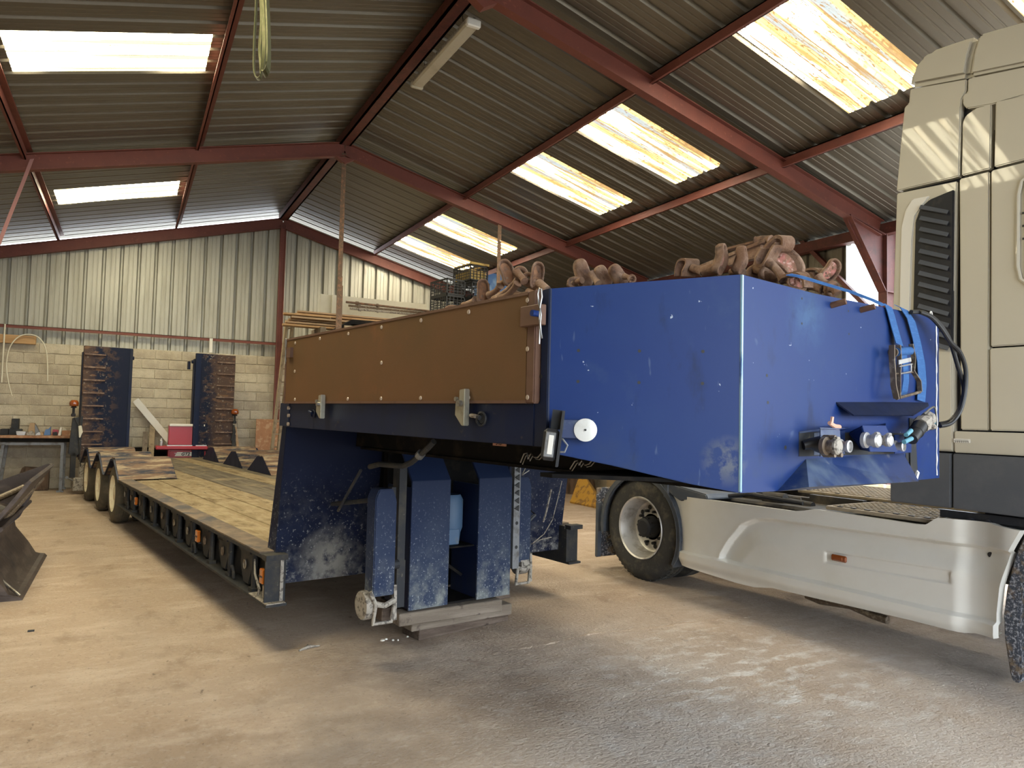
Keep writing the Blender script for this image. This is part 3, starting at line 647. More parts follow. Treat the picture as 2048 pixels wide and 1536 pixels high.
# left tail post with lamp box, lever, yellow valve and foot
m = MB(); m.prism([(-.05,1.42),(-.21,1.38),(-.25,.74),(-.17,.68),(-.06,.74)], -4.06, -3.98, ax='x'); m.box(-4.06,-3.98,-.21,-.13,.30,.75); m.tube([(-3.97,-.19,1.40),(-3.95,-.10,1.2),(-3.95,-.07,.6)], .006, 5); m.tube([(-3.97,-.09,1.8),(-3.95,-.10,1.0),(-3.96,-.05,.5)], .010, 5)
tp('tail_lamp_bracket', m, 'gunmetal')
m = MB(); p = atU(160, 862, -3.93); m.prism([(p.y-.03, p.z+.09),(p.y+.02, p.z+.10),(p.y+.045, p.z-.02),(p.y+.03,p.z-.05),(p.y+.01,p.z-.12),(p.y-.01,p.z-.12)], -3.97, -3.92, ax='x', bev=.004); tp('control_handset', m, 'whitepan', label='cream handset hanging on its cable')
m = MB(); m.box(-4.10,-3.92,-.16,.10,.06,.30,bev=.012); m.cyl((-4.0,-.03,.30),(-4.0,-.03,.62),.05,10); tp('rear_support_foot', m, 'dirtygrey')
m = MB(); p = atU(133, 955, -3.95); q = atU(160, 968, -3.95); m.cyl(p, q, .014, 8); m.cyl(p+Vector((-.03,0,0)), p+Vector((.03,0,0)), .025, 10); tp('lever', m, 'galv')
m = MB(); p = atU(467, 850, -4.0); m.tube([p, p+Vector((0,.02,-.14)), p+Vector((0,-.02,-.32))], [.02,.035,.03], 8); m.box(p.x-.03,p.x+.02,p.y-.02,p.y+.05,.62,p.z-.2); tp('tail_lamp_bracket', m, 'gunmetal')

# gooseneck riser
prof = [(6.11,.63),(6.35,1.65),(6.42,1.65),(6.28,.66),(6.27,.41),(6.22,.41),(6.20,.63)]
for a, b in ((.0, .74), (1.94, VW)):
    m = MB(); m.prism(prof, a, b, bev=.004); r = tp('riser_plate', m, 'navydirt')
m = MB(); m.box(6.24, 6.30, .70, 1.98, .45, 1.4); tp('riser_recess', m, 'black', smooth=0)
m = MB(); m.prism([(6.30,1.655),(6.47,1.655),(6.46,1.50),(6.29,1.50)], -.012, .0); tp('corner_gusset', m, 'navy')
m = MB(); 
for px, py in ((579,816),(579,831),(578,848)):
    c = atV(px, py, -.012); m.cyl(c, c-Vector((0,.012,0)), .013, 6)
tp('gusset_bolts', m, 'rivet', kind='stuff')
m = MB(); m.prism([(6.40,1.495),(9.06,1.49),(9.06,1.652),(6.40,1.652)], -.008, .05, bev=.003); tp('neck_side_beam', m, 'navy')
m = MB(); m.prism([(6.40,1.495),(9.06,1.49),(9.06,1.652),(6.40,1.652)], VW-.05, VW+.008); tp('neck_side_beam', m, 'navy')
m = MB(); m.box(6.38, 9.08, .05, VW-.05, 1.585, 1.615); m.box(6.38, 6.9, .05, VW-.05, 1.50, 1.585)
tp('neck_floor', m, 'black', smooth=0)
m = MB(); m.prism([(6.3,1.36),(8.9,1.36),(9.08,1.36),(9.08,1.59),(6.3,1.59)], .52, .62); m.prism([(6.3,1.36),(8.9,1.36),(9.08,1.36),(9.08,1.59),(6.3,1.59)], 2.0, 2.10)
m.box(6.5, 9.6, .5, 2.12, 1.345, 1.36); m.box(8.6, 9.55, .8, 1.8, 1.33, 1.345); tp('neck_chassis_beam', m, 'black', smooth=0)
m = MB(); c = atV(1000, 885, .515); m.box(c.x-.055, c.x+.055, .508, .517, c.z-.018, c.z+.012); o = tp('number_plate', m, 'orangeplate')
def text(body, size, Mx, mt, parent, ext=.001, shear=0, bold=0):
    cu = bpy.data.curves.new('lettering', 'FONT'); cu.body = body; cu.size = size; cu.extrude = ext; cu.align_x = 'CENTER'; cu.align_y = 'CENTER'; cu.shear = shear; cu.offset = bold
    cu.materials.append(mt); o = bpy.data.objects.new('lettering', cu); me = bpy.data.meshes.new_from_object(o); bpy.data.objects.remove(o); o = bpy.data.objects.new('lettering', me); COL.objects.link(o)
    o.parent = parent; o.matrix_basis = XF[parent.name].inverted() @ Mx; return o
text('343', .035, T @ Matrix.Translation((c.x, .506, c.z-.003)) @ Matrix.Rotation(PI/2, 4, 'X'), M['ink'], o, .0008)
# brown dropside
m = MB(); m.prism([(6.43,1.658),(9.035,1.658),(9.035,2.07),(6.43,2.078)], -.030, -.008, bev=.002); ds = tp('dropside_panel', m, 'brown', smooth=0)
m = MB(); m.prism([(6.42,1.652),(9.04,1.652),(9.04,1.664),(6.42,1.664)], -.034, -.005); m.prism([(6.415,1.652),(6.435,1.652),(6.435,2.082),(6.415,2.082)], -.034, .0); m.prism([(9.035,1.652),(9.085,1.652),(9.085,2.084),(9.035,2.078)], -.032, .02, bev=.004); m.prism([(6.42,2.076),(9.04,2.068),(9.04,2.080),(6.42,2.088)], -.034, -.002)
tp('edge_trim', m, 'brownedge', ds, smooth=0)
m = MB()
for x, y in ((155,1083),(483,1080),(690,1077),(935,1075),(1233,1072),(1600,1070),(157,733),(310,705),(487,675),(692,635),(938,592),(1234,540),(1600,467),(154,908),(1600,770),(692,855)):
    c = atV(540+x*.3223, 450+y*.3223, -.030); m.lathe([(.011,0),(.009,.004),(0,.006)], Matrix.Translation(c) @ Matrix.Rotation(PI/2, 4, 'X'), 10)
tp('rivets', m, 'rivet', ds, kind='stuff')
for x, y, k in ((312,1125,1), (1190,1128,1.25)):
    c = atV(540+x*.3223, 450+y*.3223, -.05); h = .058*k if k > 1 else .066
    m = MB(); w_ = .03; m.prism([(c.x-w_*.2, c.z+h), (c.x+w_*1.2, c.z+h*1.05), (c.x+w_*1.2, c.z-h*1.1), (c.x+w_*.5, c.z-h*1.1), (c.x-w_*1.2, c.z-h*.5), (c.x-w_*1.1, c.z+h*.25), (c.x-w_*.2, c.z+h*.3)], -.062, -.034, bev=.003)
    l = tp('tailboard_latch', m, 'zinc', smooth=0)
    m = MB(); m.cyl((c.x+.01, -.078, c.z+h*.2), (c.x+.01, -.06, c.z+h*.2), .014, 12); m.cyl((c.x-.02, -.072, c.z+h*.45), (c.x-.02, -.06, c.z+h*.45), .010, 10); tp('latch_pin', m, 'steel', l)
# hasp and R clip at the joint with the box
c = atV(540+1645*.3223, 450+563*.3223, -.03)
m = MB(); m.box(c.x-.065, c.x+.055, -.052, -.02, c.z-.040, c.z+.038, bev=.003); h1 = tp('hasp', m, 'brownedge', ds, smooth=0)
c = atV(540+1657*.3223, 450+550*.3223, -.06); m = MB(); m.cyl((c.x, -.085, c.z), (c.x, -.05, c.z), .012, 10); tp('pin', m, 'blue')
def rclip(c0, sc, parent=tr):
    P = [(.0,-1.25),(.02,-.6),(-.03,-.2),(.0,.25),(.10,.6),(.05,.92),(-.08,.98),(-.16,.75),(-.10,.4),(-.0,.15),(.07,-.1),(.03,-.45),(.09,-.8),(.16,-1.05)]
    m = MB(); m.tube([(c0.x+x*sc, -.082, c0.z+z*sc) for x, z in P], sc*.038, 6); return tp('spring_clip', m, 'steel')
rclip(atV(1081, 625, -.08), .092)
rclip(atV(578, 700, -.06), .075)
m = MB(); c = atV(585, 705, -.02); m.box(c.x-.03, c.x+.04, -.05, -.01, c.z-.035, c.z+.03); tp('hasp', m, 'brownedge')
# lashing rings let into the beam
for x, y, r in ((1320,1203,.034), (275,1172,.028)):
    c = atV(540+x*.3223, 450+y*.3223, -.01); m = MB(); m.tube([(c.x+r*math.cos(a), -.018, c.z+r*.8*math.sin(a)) for a in [2*PI*k/16 for k in range(16)]], .005, 6, closed=True); m.lathe([(r*.7,0),(r*.6,.006),(0,.006)], Matrix.Translation((c.x,-.010,c.z)) @ Matrix.Rotation(PI/2,4,'X'), 16)
    m.tube([(c.x-r*1.9,-.02,c.z+.015),(c.x-r,-.03,c.z+.012),(c.x,-.025,c.z+.004)], .010, 8); tp('lashing_ring', m, 'navy' if r < .03 else 'gunmetal')
m = MB(); 
c = atV(961, 833, -.02); m.tube([(c.x-.05,-.035,c.z+.004),(c.x-.01,-.04,c.z+.001)], .009, 8); tp('hook_end', m, 'greasy')
# ---- blue front box
UF = 9.623; VN = .494; VF = 2.152
cN = (Vector((1,-1,0))).normalized()
def atC(px, py, off=0): return seen(px, py, cN, cN.dot(Vector((9.13,0,0)))+off, T)
zb0 = atC(1118, 905).z
m = MB(); ch = [(9.13,0,2.085),(UF,VN,2.137),(UF,VN,1.346),(9.50,.37,1.372),(9.30,.17,1.43),(9.13,0,zb0)]
m.plate([Vector(p) for p in ch], .012, bev=.003); tp('corner_panel', m, 'blue', smooth=20)
m = MB(); m.prism([(9.09,1.49),(9.135,1.49),(9.135,2.085),(9.09,2.083)], -.006, .03, bev=.003); m.prism([(9.06,1.49),(9.10,1.49),(9.10,1.66),(9.06,1.66)], -.004, .03); tp('corner_strip', m, 'navy')
m = MB(); top = [(.494,2.137),(.60,2.135),(1.0,2.129),(1.5,2.138),(2.06,2.148),(2.125,2.135),(2.152,2.10)]
m.prism([(v, z) for v, z in top] + [(2.152,1.345),(1.5,1.338),(.9,1.340),(.494,1.346)], UF-.012, UF, ax='x', bev=.003); fp = tp('front_panel', m, 'blue', smooth=20)
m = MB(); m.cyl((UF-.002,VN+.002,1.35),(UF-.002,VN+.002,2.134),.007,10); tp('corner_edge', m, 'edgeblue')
m = MB(); m.tube([(UF+.001, 2.118+random.uniform(-.002,.002), 1.36+k*.0185) for k in range(42)], [random.uniform(.0025,.006) for _ in range(42)], 6); tp('weld_seam', m, 'alu')
m = MB(); m.plate([(UF,VF,1.345),(UF,VF,2.10),(9.13,VW,2.085),(9.13,VW,1.49)], .012); tp('corner_panel', m, 'blue', smooth=0)
m = MB(); m.prism([(9.09,0),(UF-.01,VN),(UF-.01,VF),(9.09,VW)], 2.015, 2.030, ax='z'); tp('box_top_plate', m, 'navy', smooth=0)
m = MB(); m.prism([(9.06,0.03),(9.13,0.03),(UF-.02,VN),(UF-.02,VF),(9.13,VW-.03),(9.06,VW-.03)], 1.375, 1.39, ax='z'); m.box(9.08,9.1,.03,VW-.03,1.5,2.02); tp('box_bottom_plate', m, 'black', smooth=0)
m = MB(); m.box(9.06,9.10,VW-.03,VW,1.49,2.085); m.box(6.42,9.06,VW-.01,VW+.02,1.66,2.07); tp('far_dropside', m, 'brown')
m = MB()
for px, py in ((1157,701),(1279,702),(1406,703),(1156,763),(1278,765),(1405,767)):
    c = atC(px, py, .0005); m.lathe([(.0062,0),(0,0)], Matrix.Translation(c) @ Vector((0,0,1)).rotation_difference(cN).to_matrix().to_4x4(), 10)
RU = Matrix.Rotation(PI/2, 4, 'Y')
for px, py, r in ((1604,597,.005),(1604,647,.005),(1697,622,.005),(1698,668,.005),(1534,751,.0065),(1536,805,.0065),(1571,895,.0085)):
    c = atU(px, py, UF+.0006); m.lathe([(r,0),(0,0)], Matrix.Translation(c) @ RU, 10)
for px, py in ((1084,671),(1082,753)):
    c = atV(px, py, -.0065); m.lathe([(.008,0),(0,0)], Matrix.Translation(c) @ Matrix.Rotation(PI/2,4,'X'), 10)
tp('screw_holes', m, 'ink', kind='stuff')
m = MB()
for px, py in ((1680,604),(1738,614)):
    c = atU(px, py, UF+.03); m.cyl((UF-.002, c.y-.012, c.z-.012), (UF+.055, c.y, c.z), .013, 12)
tp('stub_pins', m, 'brownedge', kind='stuff')
# reflector bracket and hanging work lamp on the near corner panel
tv = Vector((1,1,0)).normalized()
a = atC(1127, 839, .045); b = atC(1187, 878, .045); L = (b-a).dot(tv)
Mb = Matrix((tv, Vector((0,0,1)), cN)).transposed().to_4x4(); Mb.translation = a - cN*.045
m = MB(); m.box(-.03, L, b.z-a.z, 0, 0, .045, Mb, bev=.002); rb = tp('reflector_bracket', m, 'bracketblue', smooth=0)
c = atC(1171, 860, .046); m = MB(); m.lathe([(.042,0),(.042,.004),(.036,.006),(0,.005)], Matrix((tv, Vector((0,0,1)), cN)).transposed().to_4x4().copy() if False else Matrix.Translation(c) @ Vector((0,0,1)).rotation_difference(cN).to_matrix().to_4x4(), 32); tp('round_reflector', m, 'white_r', rb)
m = MB(); m.cyl(c+cN*.004, c+cN*.010, .004, 8); tp('screw', m, 'ink', rb)
a = atC(1113, 845, .09)
wl = MB(); p0 = a; 
q = atC(1106, 890, .13)
Ml = Matrix.Translation(q) @ Matrix.Rotation(math.radians(-9), 4, cN)
def lbox(m, x0, x1, z0, z1, d0, d1, bev=.0):
    Mq = Matrix((tv, Vector((0,0,1)), cN)).transposed().to_4x4(); Mq.translation = q
    m.box(x0, x1, z0, z1, d0, d1, Mq @ Matrix.Rotation(math.radians(-6), 4, 'Z'), bev=bev)
m = MB(); lbox(m, -.040, .018, -.058, .056, -.045, .0, .012); lamp = tp('work_lamp', m, 'dkgrey', smooth=0, label='black rectangular work lamp on a bracket')
m = MB(); lbox(m, -.030, .006, -.045, .045, -.001, .004, .004); tp('lamp_lens', m, 'galv', lamp)
m = MB(); lbox(m, -.018, .000, -.034, .034, .003, .006, .001); tp('led_strip', m, 'white', lamp)
m = MB(); lbox(m, .018, .025, -.075, .125, -.05, .008); lbox(m, -.02, .025, .055, .125, -.055, -.045); tp('lamp_bracket', m, 'gunmetal', lamp, smooth=0)
m = MB(); e = atC(1124, 893, .03); m.tube([e+Vector((0,0,.03)), e+tv*.02+Vector((0,0,.005)), e+tv*.01-Vector((0,0,.02)), e-tv*.02-Vector((0,0,.02))], .004, 6); tp('lamp_cable', m, 'galv', lamp)
for k, (pts) in enumerate(([(1041,925),(1048,908),(1054,906),(1056,918),(1062,907),(1068,914),(1075,915),(1086,903),(1092,900)], [(1140,938),(1150,922),(1156,921),(1158,930),(1164,921),(1170,930),(1178,928),(1190,914),(1195,917)])):
    m = MB(); m.tube([atV(x, y, .45) for x, y in pts], .0035, 5); m.tube([atV(x+4, y+4, .46) for x, y in pts], .0025, 5); tp('tension_wire', m, 'steel')
# coupling recess, sockets, deflector lip, guard on the front
def fq(px, py, d=0): return atU(px, py, UF+d)
m = MB(); a, b = fq(1598,864,.001), fq(1824,911,.001); m.box(UF-.001, UF+.0015, a.y, b.y, b.z+.01, a.z); cp = tp('coupling_recess', m, 'gunmetal')
m = MB(); m.plate([fq(1628,866,.003), fq(1690,862,.003), fq(1690,908,.003), fq(1628,910,.003)], .002); tp('backing_plate', m, 'blueworn', cp)
m = MB(); m.plate([fq(1598,863,.0), fq(1640,858,.07), fq(1640,861,.07), fq(1598,867,.0)], .003); m.plate([fq(1641,857,.06), fq(1680,860,.10), fq(1682,909,.10), fq(1641,913,.06)], .006); m.plate([fq(1640,857,.07), fq(1680,859,.1), fq(1700,857,0), fq(1660,853,0)], .004)
tp('socket_bracket', m, 'blueworn', cp, smooth=0)
m = MB(); m.plate([fq(1725,853,.10), fq(1772,853,.10), fq(1796,904,.12), fq(1740,903,.12)], .006); m.plate([fq(1725,853,.10), fq(1772,853,.10), fq(1772,848,.0), fq(1700,866,.0)], .004); m.plate([fq(1725,853,.10), fq(1740,903,.12), fq(1722,900,.0), fq(1697,868,.0)], .004)
m.plate([fq(1790,870,.05), fq(1823,868,.05), fq(1823,905,.05), fq(1790,907,.05)], .004); tp('socket_bracket', m, 'blue', cp, smooth=0)
def socket(px, py, r, d, mt, lid=None, name='air_coupling'):
    c = fq(px, py, d); A = Matrix.Translation(c) @ RU
    m = MB(); m.lathe([(r*1.15,-.05),(r*1.15,-.035),(r*.8,-.03),(r*.8,-.012),(r,-.01),(r,0),(r*.75,.002),(r*.7,-.008),(0,-.008)], A, 24); o = tp(name, m, mt)
    if lid: 
        m = MB(); m.lathe([(0,.016),(r*.8,.014),(r*1.02,.008),(r*1.02,0),(0,0)], A, 24); m.cyl(c+Vector((.004,-.012,r)), c+Vector((.004,.012,r)), .007, 8); tp('cap', m, lid, o)
socket(1672,893,.030,.16,'greasy','dirtygrey','electric_socket')
socket(1700,893,.024,.12,'alu',None)
socket(1752,881,.028,.15,'alu','alu','electric_socket')
socket(1776,881,.025,.15,'dirtygrey','alu','electric_socket')
socket(1808,893,.022,.09,'alu',None)
m = MB(); c = fq(1656,888,.10); m.box(c.x-.012,c.x+.03,c.y-.04,c.y+.03,c.z-.05,c.z+.035,bev=.01); 
for dy,dz in ((-.03,.025),(-.03,-.04),(.02,-.04)): m.cyl((c.x+.025,c.y+dy,c.z+dz),(c.x+.045,c.y+dy,c.z+dz),.009,8)
tp('socket_housing', m, 'greasy')
m = MB(); p = fq(1606,891,.01); q = fq(1640,889,.05); m.tube([p, p.lerp(q,.4)+Vector((0,0,.005)), q], [.018,.022,.034], 12); tp('rubber_boot', m, 'hose')
m = MB(); p = fq(1668,852,.08); m.tube([p+Vector((0,-.035,.012)), p, p+Vector((0,.02,-.02)), p+Vector((0,.03,-.045))], [.008,.010,.010,.007], 8); m.tube([p, p+Vector((0,.04,-.004))], [.008,.010], 8); m.tube([p+Vector((0,-.02,.005)), p+Vector((0,-.012,.035))], .007, 6); tp('coupling_lever', m, 'peach', label='pale orange plastic tap lever')
m = MB(); A1, A2, B2, B1 = fq(1612,918), fq(1806,905), fq(1838,963,.10), fq(1618,974,.10)
C1 = Vector((UF, B1.y-.05, 1.342)); C2 = Vector((UF, B2.y-.05, 1.338))
m.poly([A1, A2, B2, B1, C1, C2], [(0,1,2,3),(0,3,4),(1,5,2),(3,2,5,4),(0,4,5,1)]); tp('deflector_lip', m, 'blueworn', smooth=0)
m = MB(); m.plate([fq(1672,804), fq(1792,804), fq(1828,830,.06), fq(1708,830,.06)], .006); m.plate([fq(1792,804), fq(1856,805), fq(1858,812,.02), fq(1828,830,.06)], .005); tp('guard_plate', m, 'navy', smooth=0)
m = MB(); m.plate([fq(1819,836,.004), fq(1830,838,.004), fq(1836,955,.012), fq(1822,956,.012)], .004); m.plate([fq(1812,905,.002), fq(1824,908,.002), fq(1822,955,.004), fq(1812,945,.004)], .004); tp('rubber_strap', m, 'gunmetal')
m = MB(); p = fq(1832,945,.04); m.tube([p+Vector((0,-.01,-.035)), p+Vector((0,.01,.0)), p+Vector((0,.0,.01))], [.010,.012,.006], 8); tp('strap_hook', m, 'alu')
# ---- support mast: two folded plates, cylinder, legs
for a, b in ((.70,1.01),(1.255,1.555)):
    m = MB(); pf = [(6.90,.275),(6.90,1.145),(6.72,1.375),(6.70,1.365),(6.885,1.135),(6.885,.275)]
    m.prism(pf, a, b, bev=.002); pl = tp('support_plate', m, 'legpaint', smooth=0)
    m = MB(); m.box(6.55, 6.885, a, a+.012, .28, 1.10); m.box(6.55, 6.885, b-.012, b, .28, 1.10); tp('side_web', m, 'navy', pl, smooth=0)
m = MB(); m.box(6.44,6.50,.72,1.55,.30,1.4); m.box(6.5,6.88,.70,1.56,.272,.285); m.box(6.52,6.86,1.02,1.25,.655,.665); m.beam((6.6,1.02,.60),(6.7,1.25,.42),.05,.02); tp('mast_back', m, 'black', smooth=0)
m = MB(); A = Matrix.Translation((6.70, 1.13, .68)); m.lathe([(0,0),(.08,0),(.085,.06),(.10,.10),(.10,.30),(.08,.34),(0,.34)], A, 24); cy = tp('hydraulic_cylinder', m, 'hydr')
m = MB(); m.box(6.76,6.80,1.04,1.16,.665,.78,bev=.006); tp('clevis', m, 'hydr', cy)
def leg(u, v, far):
    m = MB(); m.prism([(v-.075,.46),(v+.075,.46),(v+.075,1.05),(v+.045,1.125),(v-.05,1.125),(v-.075,1.07)], u-.06, u+.06, ax='x', bev=.006); l = tp('support_leg', m, 'legpaint', smooth=0)
    m = MB(); m.lathe([(.0,-.03),(.085,-.03),(.09,-.02),(.09,.02),(.085,.03),(0,.03)], Matrix.Translation((u-.02, v-.085, .40)) @ Matrix.Rotation(PI/2, 4, 'X'), 24) if not far else m.lathe([(.0,-.04),(.075,-.04),(.075,.04),(0,.04)], Matrix.Translation((u, v+.02, .43)) @ Matrix.Rotation(PI/2, 4, 'X'), 20)
    tp('foot_roller', m, 'dirtygrey', l)
    m = MB(); yk = [(v-.10,.50),(v-.06,.42),(v-.075,.30),(v+.05,.30),(v+.07,.40)]
    m.tube([(u+.075, y, z) for y, z in yk], .014, 8); m.tube([(u+.07,v-.06,.42),(u+.08,v+.0,.405),(u+.07,v+.075,.43)], .018, 8); m.beam((u+.05,v+.08,.52),(u+.05,v+.085,.30),.03,.02); tp('foot_yoke', m, 'dirtygrey', l)
    return l
leg(7.05, .40, False); leg(6.68, 1.80, True)
m = MB(); m.box(6.93,6.98,.505,.535,.5,1.12); m.box(6.86,6.95,.575,.63,.34,1.25); m.box(6.84,6.9,.60,.665,.31,.62); m.cyl((6.99,.52,.62),(6.99,.56,.62),.03,10); tp('leg_guide', m, 'gunmetal', smooth=0)
m = MB(); m.box(6.86,6.90,1.575,1.635,.46,1.25); tp('rack_bar', m, 'galv', smooth=0)
m = MB()
for k in range(6): 
    z = 1.20-k*.058; m.prism([(1.58,z),(1.62,z+.022),(1.62,z-.022)], 6.899, 6.908, ax='x')
for z in (.80,.62): m.lathe([(.014,0),(0,0)], Matrix.Translation((6.903,1.605,z)) @ RU, 10)
tp('rack_notches', m, 'ink', kind='stuff')
m = MB(); p = atV(665,1008,.32); q = atV(748,1000,.36); m.cyl(p, q, .016, 10); m.cyl(q-Vector((.02,0,0)), q+Vector((.03,0,0)), .035, 12); p2 = atV(676,1022,.30); q2 = atV(722,940,.32); m.cyl(p2, q2, .010, 8); tp('crank_handle', m, 'gunmetal')
m = MB(); hp = [atV(680+x*.127, 870+y*.127, .32) for x, y in ((1480,100),(1370,220),(1270,310),(1130,430),(1000,490),(800,475),(620,460),(470,500))]
m.tube(hp, .017, 10); h = tp('air_pipe', m, 'gunmetal'); m = MB(); m.tube([hp[2]+Vector((.01,0,.01)), hp[2]-Vector((.02,0,.01))], .026, 10); tp('pipe_clamp', m, 'galv', h)
# far leg clutter, wires, plates
m = MB(); P = lambda x, y, U: atU(880+x*.2344, 880+y*.2344, U)
m.tube([P(610,830,6.7),P(700,750,6.6),P(810,640,6.5)], .014, 8); m.tube([P(740,570,6.5),P(810,635,6.5),P(680,710,6.6)], .009, 6); tp('far_crank_handle', m, 'gunmetal')
m = MB(); m.tube([P(1040,350,6.4),P(1000,520,6.4),P(960,680,6.4),P(890,800,6.4),P(780,890,6.4),P(860,850,6.4),P(950,830,6.4)], .004, 5); m.tube([P(950,420,6.4),P(900,640,6.4),P(880,700,6.4)], .008, 5); m.tube([P(760,260,6.5),P(700,300,6.6),P(750,200,6.6)], .004, 5); tp('loose_cables', m, 'dirtygrey', kind='stuff')
m = MB(); a, b = P(685,340,6.5), P(745,690,6.5); m.box(6.45,6.5,a.y,b.y,b.z,a.z); tp('far_leg_plate', m, 'navy')

# ================================================================ TRACTOR UNIT (frame K: s forward, v away)
tk = empty('road_tractor', K, 'pearl beige road tractor unit with high sleeper cab, silver side fairing and dark louvre', 'truck')
def kp(name, m, mt, parent=tk, **k): m.fr = K; return m.obj(name, M[mt], parent, **k)
m = MB()
for v in (.80, 1.62): m.box(-1.15, 4.6, v, v+.08, .72, .93)
m.box(-1.1,-1.0,.8,1.7,.72,.93); m.box(1.0,1.1,.8,1.7,.74,.9); kp('chassis_frame', m, 'chassis', smooth=0)
def truck_wheel(s0, side, front=False):
    s = 1 if side == 0 else -1; v0 = .0 if side == 0 else 2.5
    A = Matrix.Translation((s0, v0+s*.01, .52)) @ Matrix.Rotation(-PI/2*s, 4, 'X')
    m = MB(); m.lathe([(.295,.035),(.305,.012),(.33,.006),(.36,.002),(.40,-.004),(.44,-.002),(.475,.012),(.500,.030),(.514,.05),(.52,.075),(.521,.11),(.513,.113),(.513,.122),(.521,.125),(.521,.165),(.512,.168),(.512,.178),(.521,.18),(.52,.225),(.50,.26),(.46,.285),(.36,.29),(.29,.26)], A, 72)
    for k in range(60):
        a = 2*PI*k/60; c = A @ Vector((.5225*math.cos(a), .5225*math.sin(a), .085)); 
        Mx = A @ Matrix.Rotation(a, 4, 'Z') @ Matrix.Translation((.519,0,.085)); m.box(-.006,.006,-.017,.017,-.026,.026, Mx)
        Mx = A @ Matrix.Rotation(a+.05, 4, 'Z') @ Matrix.Translation((.519,0,.145)); m.box(-.006,.005,-.017,.017,-.018,.018, Mx)
        Mx = A @ Matrix.Rotation(a, 4, 'Z') @ Matrix.Translation((.512,0,.052)) @ Matrix.Rotation(-.7,4,'Y'); m.box(-.006,.005,-.010,.010,-.012,.012, Mx)
    t = kp('wheel', m, 'tyre')
    m = MB()
    if not front:
        m.lathe([(.300,.02),(.312,.004),(.306,-.004),(.292,.006),(.283,.030),(.272,.070),(.262,.11),(.258,.150),(.250,.172),(.232,.184),(.215,.186),(.150,.172),(.140,.165),(.13,.165)], A, 64)
    else: m.lathe([(.300,.02),(.312,.004),(.29,.03),(.27,.08),(.20,.02),(.14,-.0),(.1,-.0)], A, 48)
    r = kp('rim', m, 'rim', t)
    m = MB()
    for k in range(10):
        a = 2*PI*k/10+.1; Mx = A @ Matrix.Rotation(a, 4, 'Z') @ Matrix.Translation((.196,0,.176)); m.lathe([(.024,-.003),(.024,-.001),(0,-.001)], Mx, 16)
    kp('hand_holes', m, 'ink', t, kind='stuff')
    m = MB(); m.lathe([(.110,.17),(.105,.12),(.098,.10),(.092,.055),(.070,.04),(0,.04)], A, 32)
    for k in range(10):
        a = 2*PI*k/10; Mx = A @ Matrix.Rotation(a, 4, 'Z') @ Matrix.Translation((.118,0,0)); m.cyl(Mx @ Vector((.045,0,.17)), Mx @ Vector((.045,0,.125)), .015, 6); m.cyl(Mx @ Vector((-.02,0,.10)), Mx @ Vector((-.02,0,.07)), .010, 6)
    kp('hub', m, 'dkgrey', t)
    if not front:
        A2 = Matrix.Translation((s0, v0+s*.34, .52)) @ Matrix.Rotation(-PI/2*s, 4, 'X'); m = MB(); m.lathe([(.29,.03),(.40,-.004),(.475,.012),(.52,.075),(.52,.225),(.46,.285),(.29,.28),(0,.27)], A2, 48); kp('inner_wheel', m, 'tyre')
SW = -.10
truck_wheel(SW, 0); truck_wheel(SW, 1); truck_wheel(3.80, 0, True); truck_wheel(3.80, 1, True)
m = MB(); m.cyl((SW,.3,.52),(SW,2.2,.52),.09,12); m.lathe([(0,-.2),(.15,-.15),(.2,0),(.15,.15),(0,.2)], Matrix.Translation((SW,1.25,.52)), 20); kp('rear_axle', m, 'chassis')
# mudguards over the rear wheels
for v0, v1 in ((-.035, .68), (1.82, 2.535)):
    c0 = (-.10, .50); R = .575; out = []; inn = []
    for k in range(25):
        a = math.radians(-28 + (196+22)*k/24); rr = R*(1+.03*math.cos(a)); 
        zz = c0[1]+rr*math.sin(a); ss = c0[0]+rr*math.cos(a)
        if k == 0: ss -= .02
        out.append((ss, zz)); inn.append((c0[0]+(rr-.055)*math.cos(a), c0[1]+(rr-.055)*math.sin(a)))
    m = MB(); m.prism(out+inn[::-1], v0, v0+.035, bev=.008)
    inn2 = [(c0[0]+(R-.02)*math.cos(math.radians(-20+205*k/24)), c0[1]+(R-.02)*math.sin(math.radians(-20+205*k/24))) for k in range(25)]
    m.prism(out+inn2[::-1], v0, v1)
    g = kp('mudguard', m, 'mudguard')
    if v0 < 1:
        m = MB(); m.prism([(.10,1.07),(.42,.99),(.78,.945),(.80,.90),(.46,.85),(.30,.92)], v0+.02, v1, bev=.01); m.box(.25,.32,v0+.01,v0+.05,.86,1.0,bev=.01); kp('mudguard_top', m, 'mudguard', g)
    m = MB(); m.box(-.755, -.725, v0+.01, v1-.06, .12, .86, bev=.01); kp('mud_flap', m, 'flap')
    m = MB(); m.box(-.74, -.70, v0+.005, v0+.055, .13, .70); kp('flap_edge', m, 'mudguard')
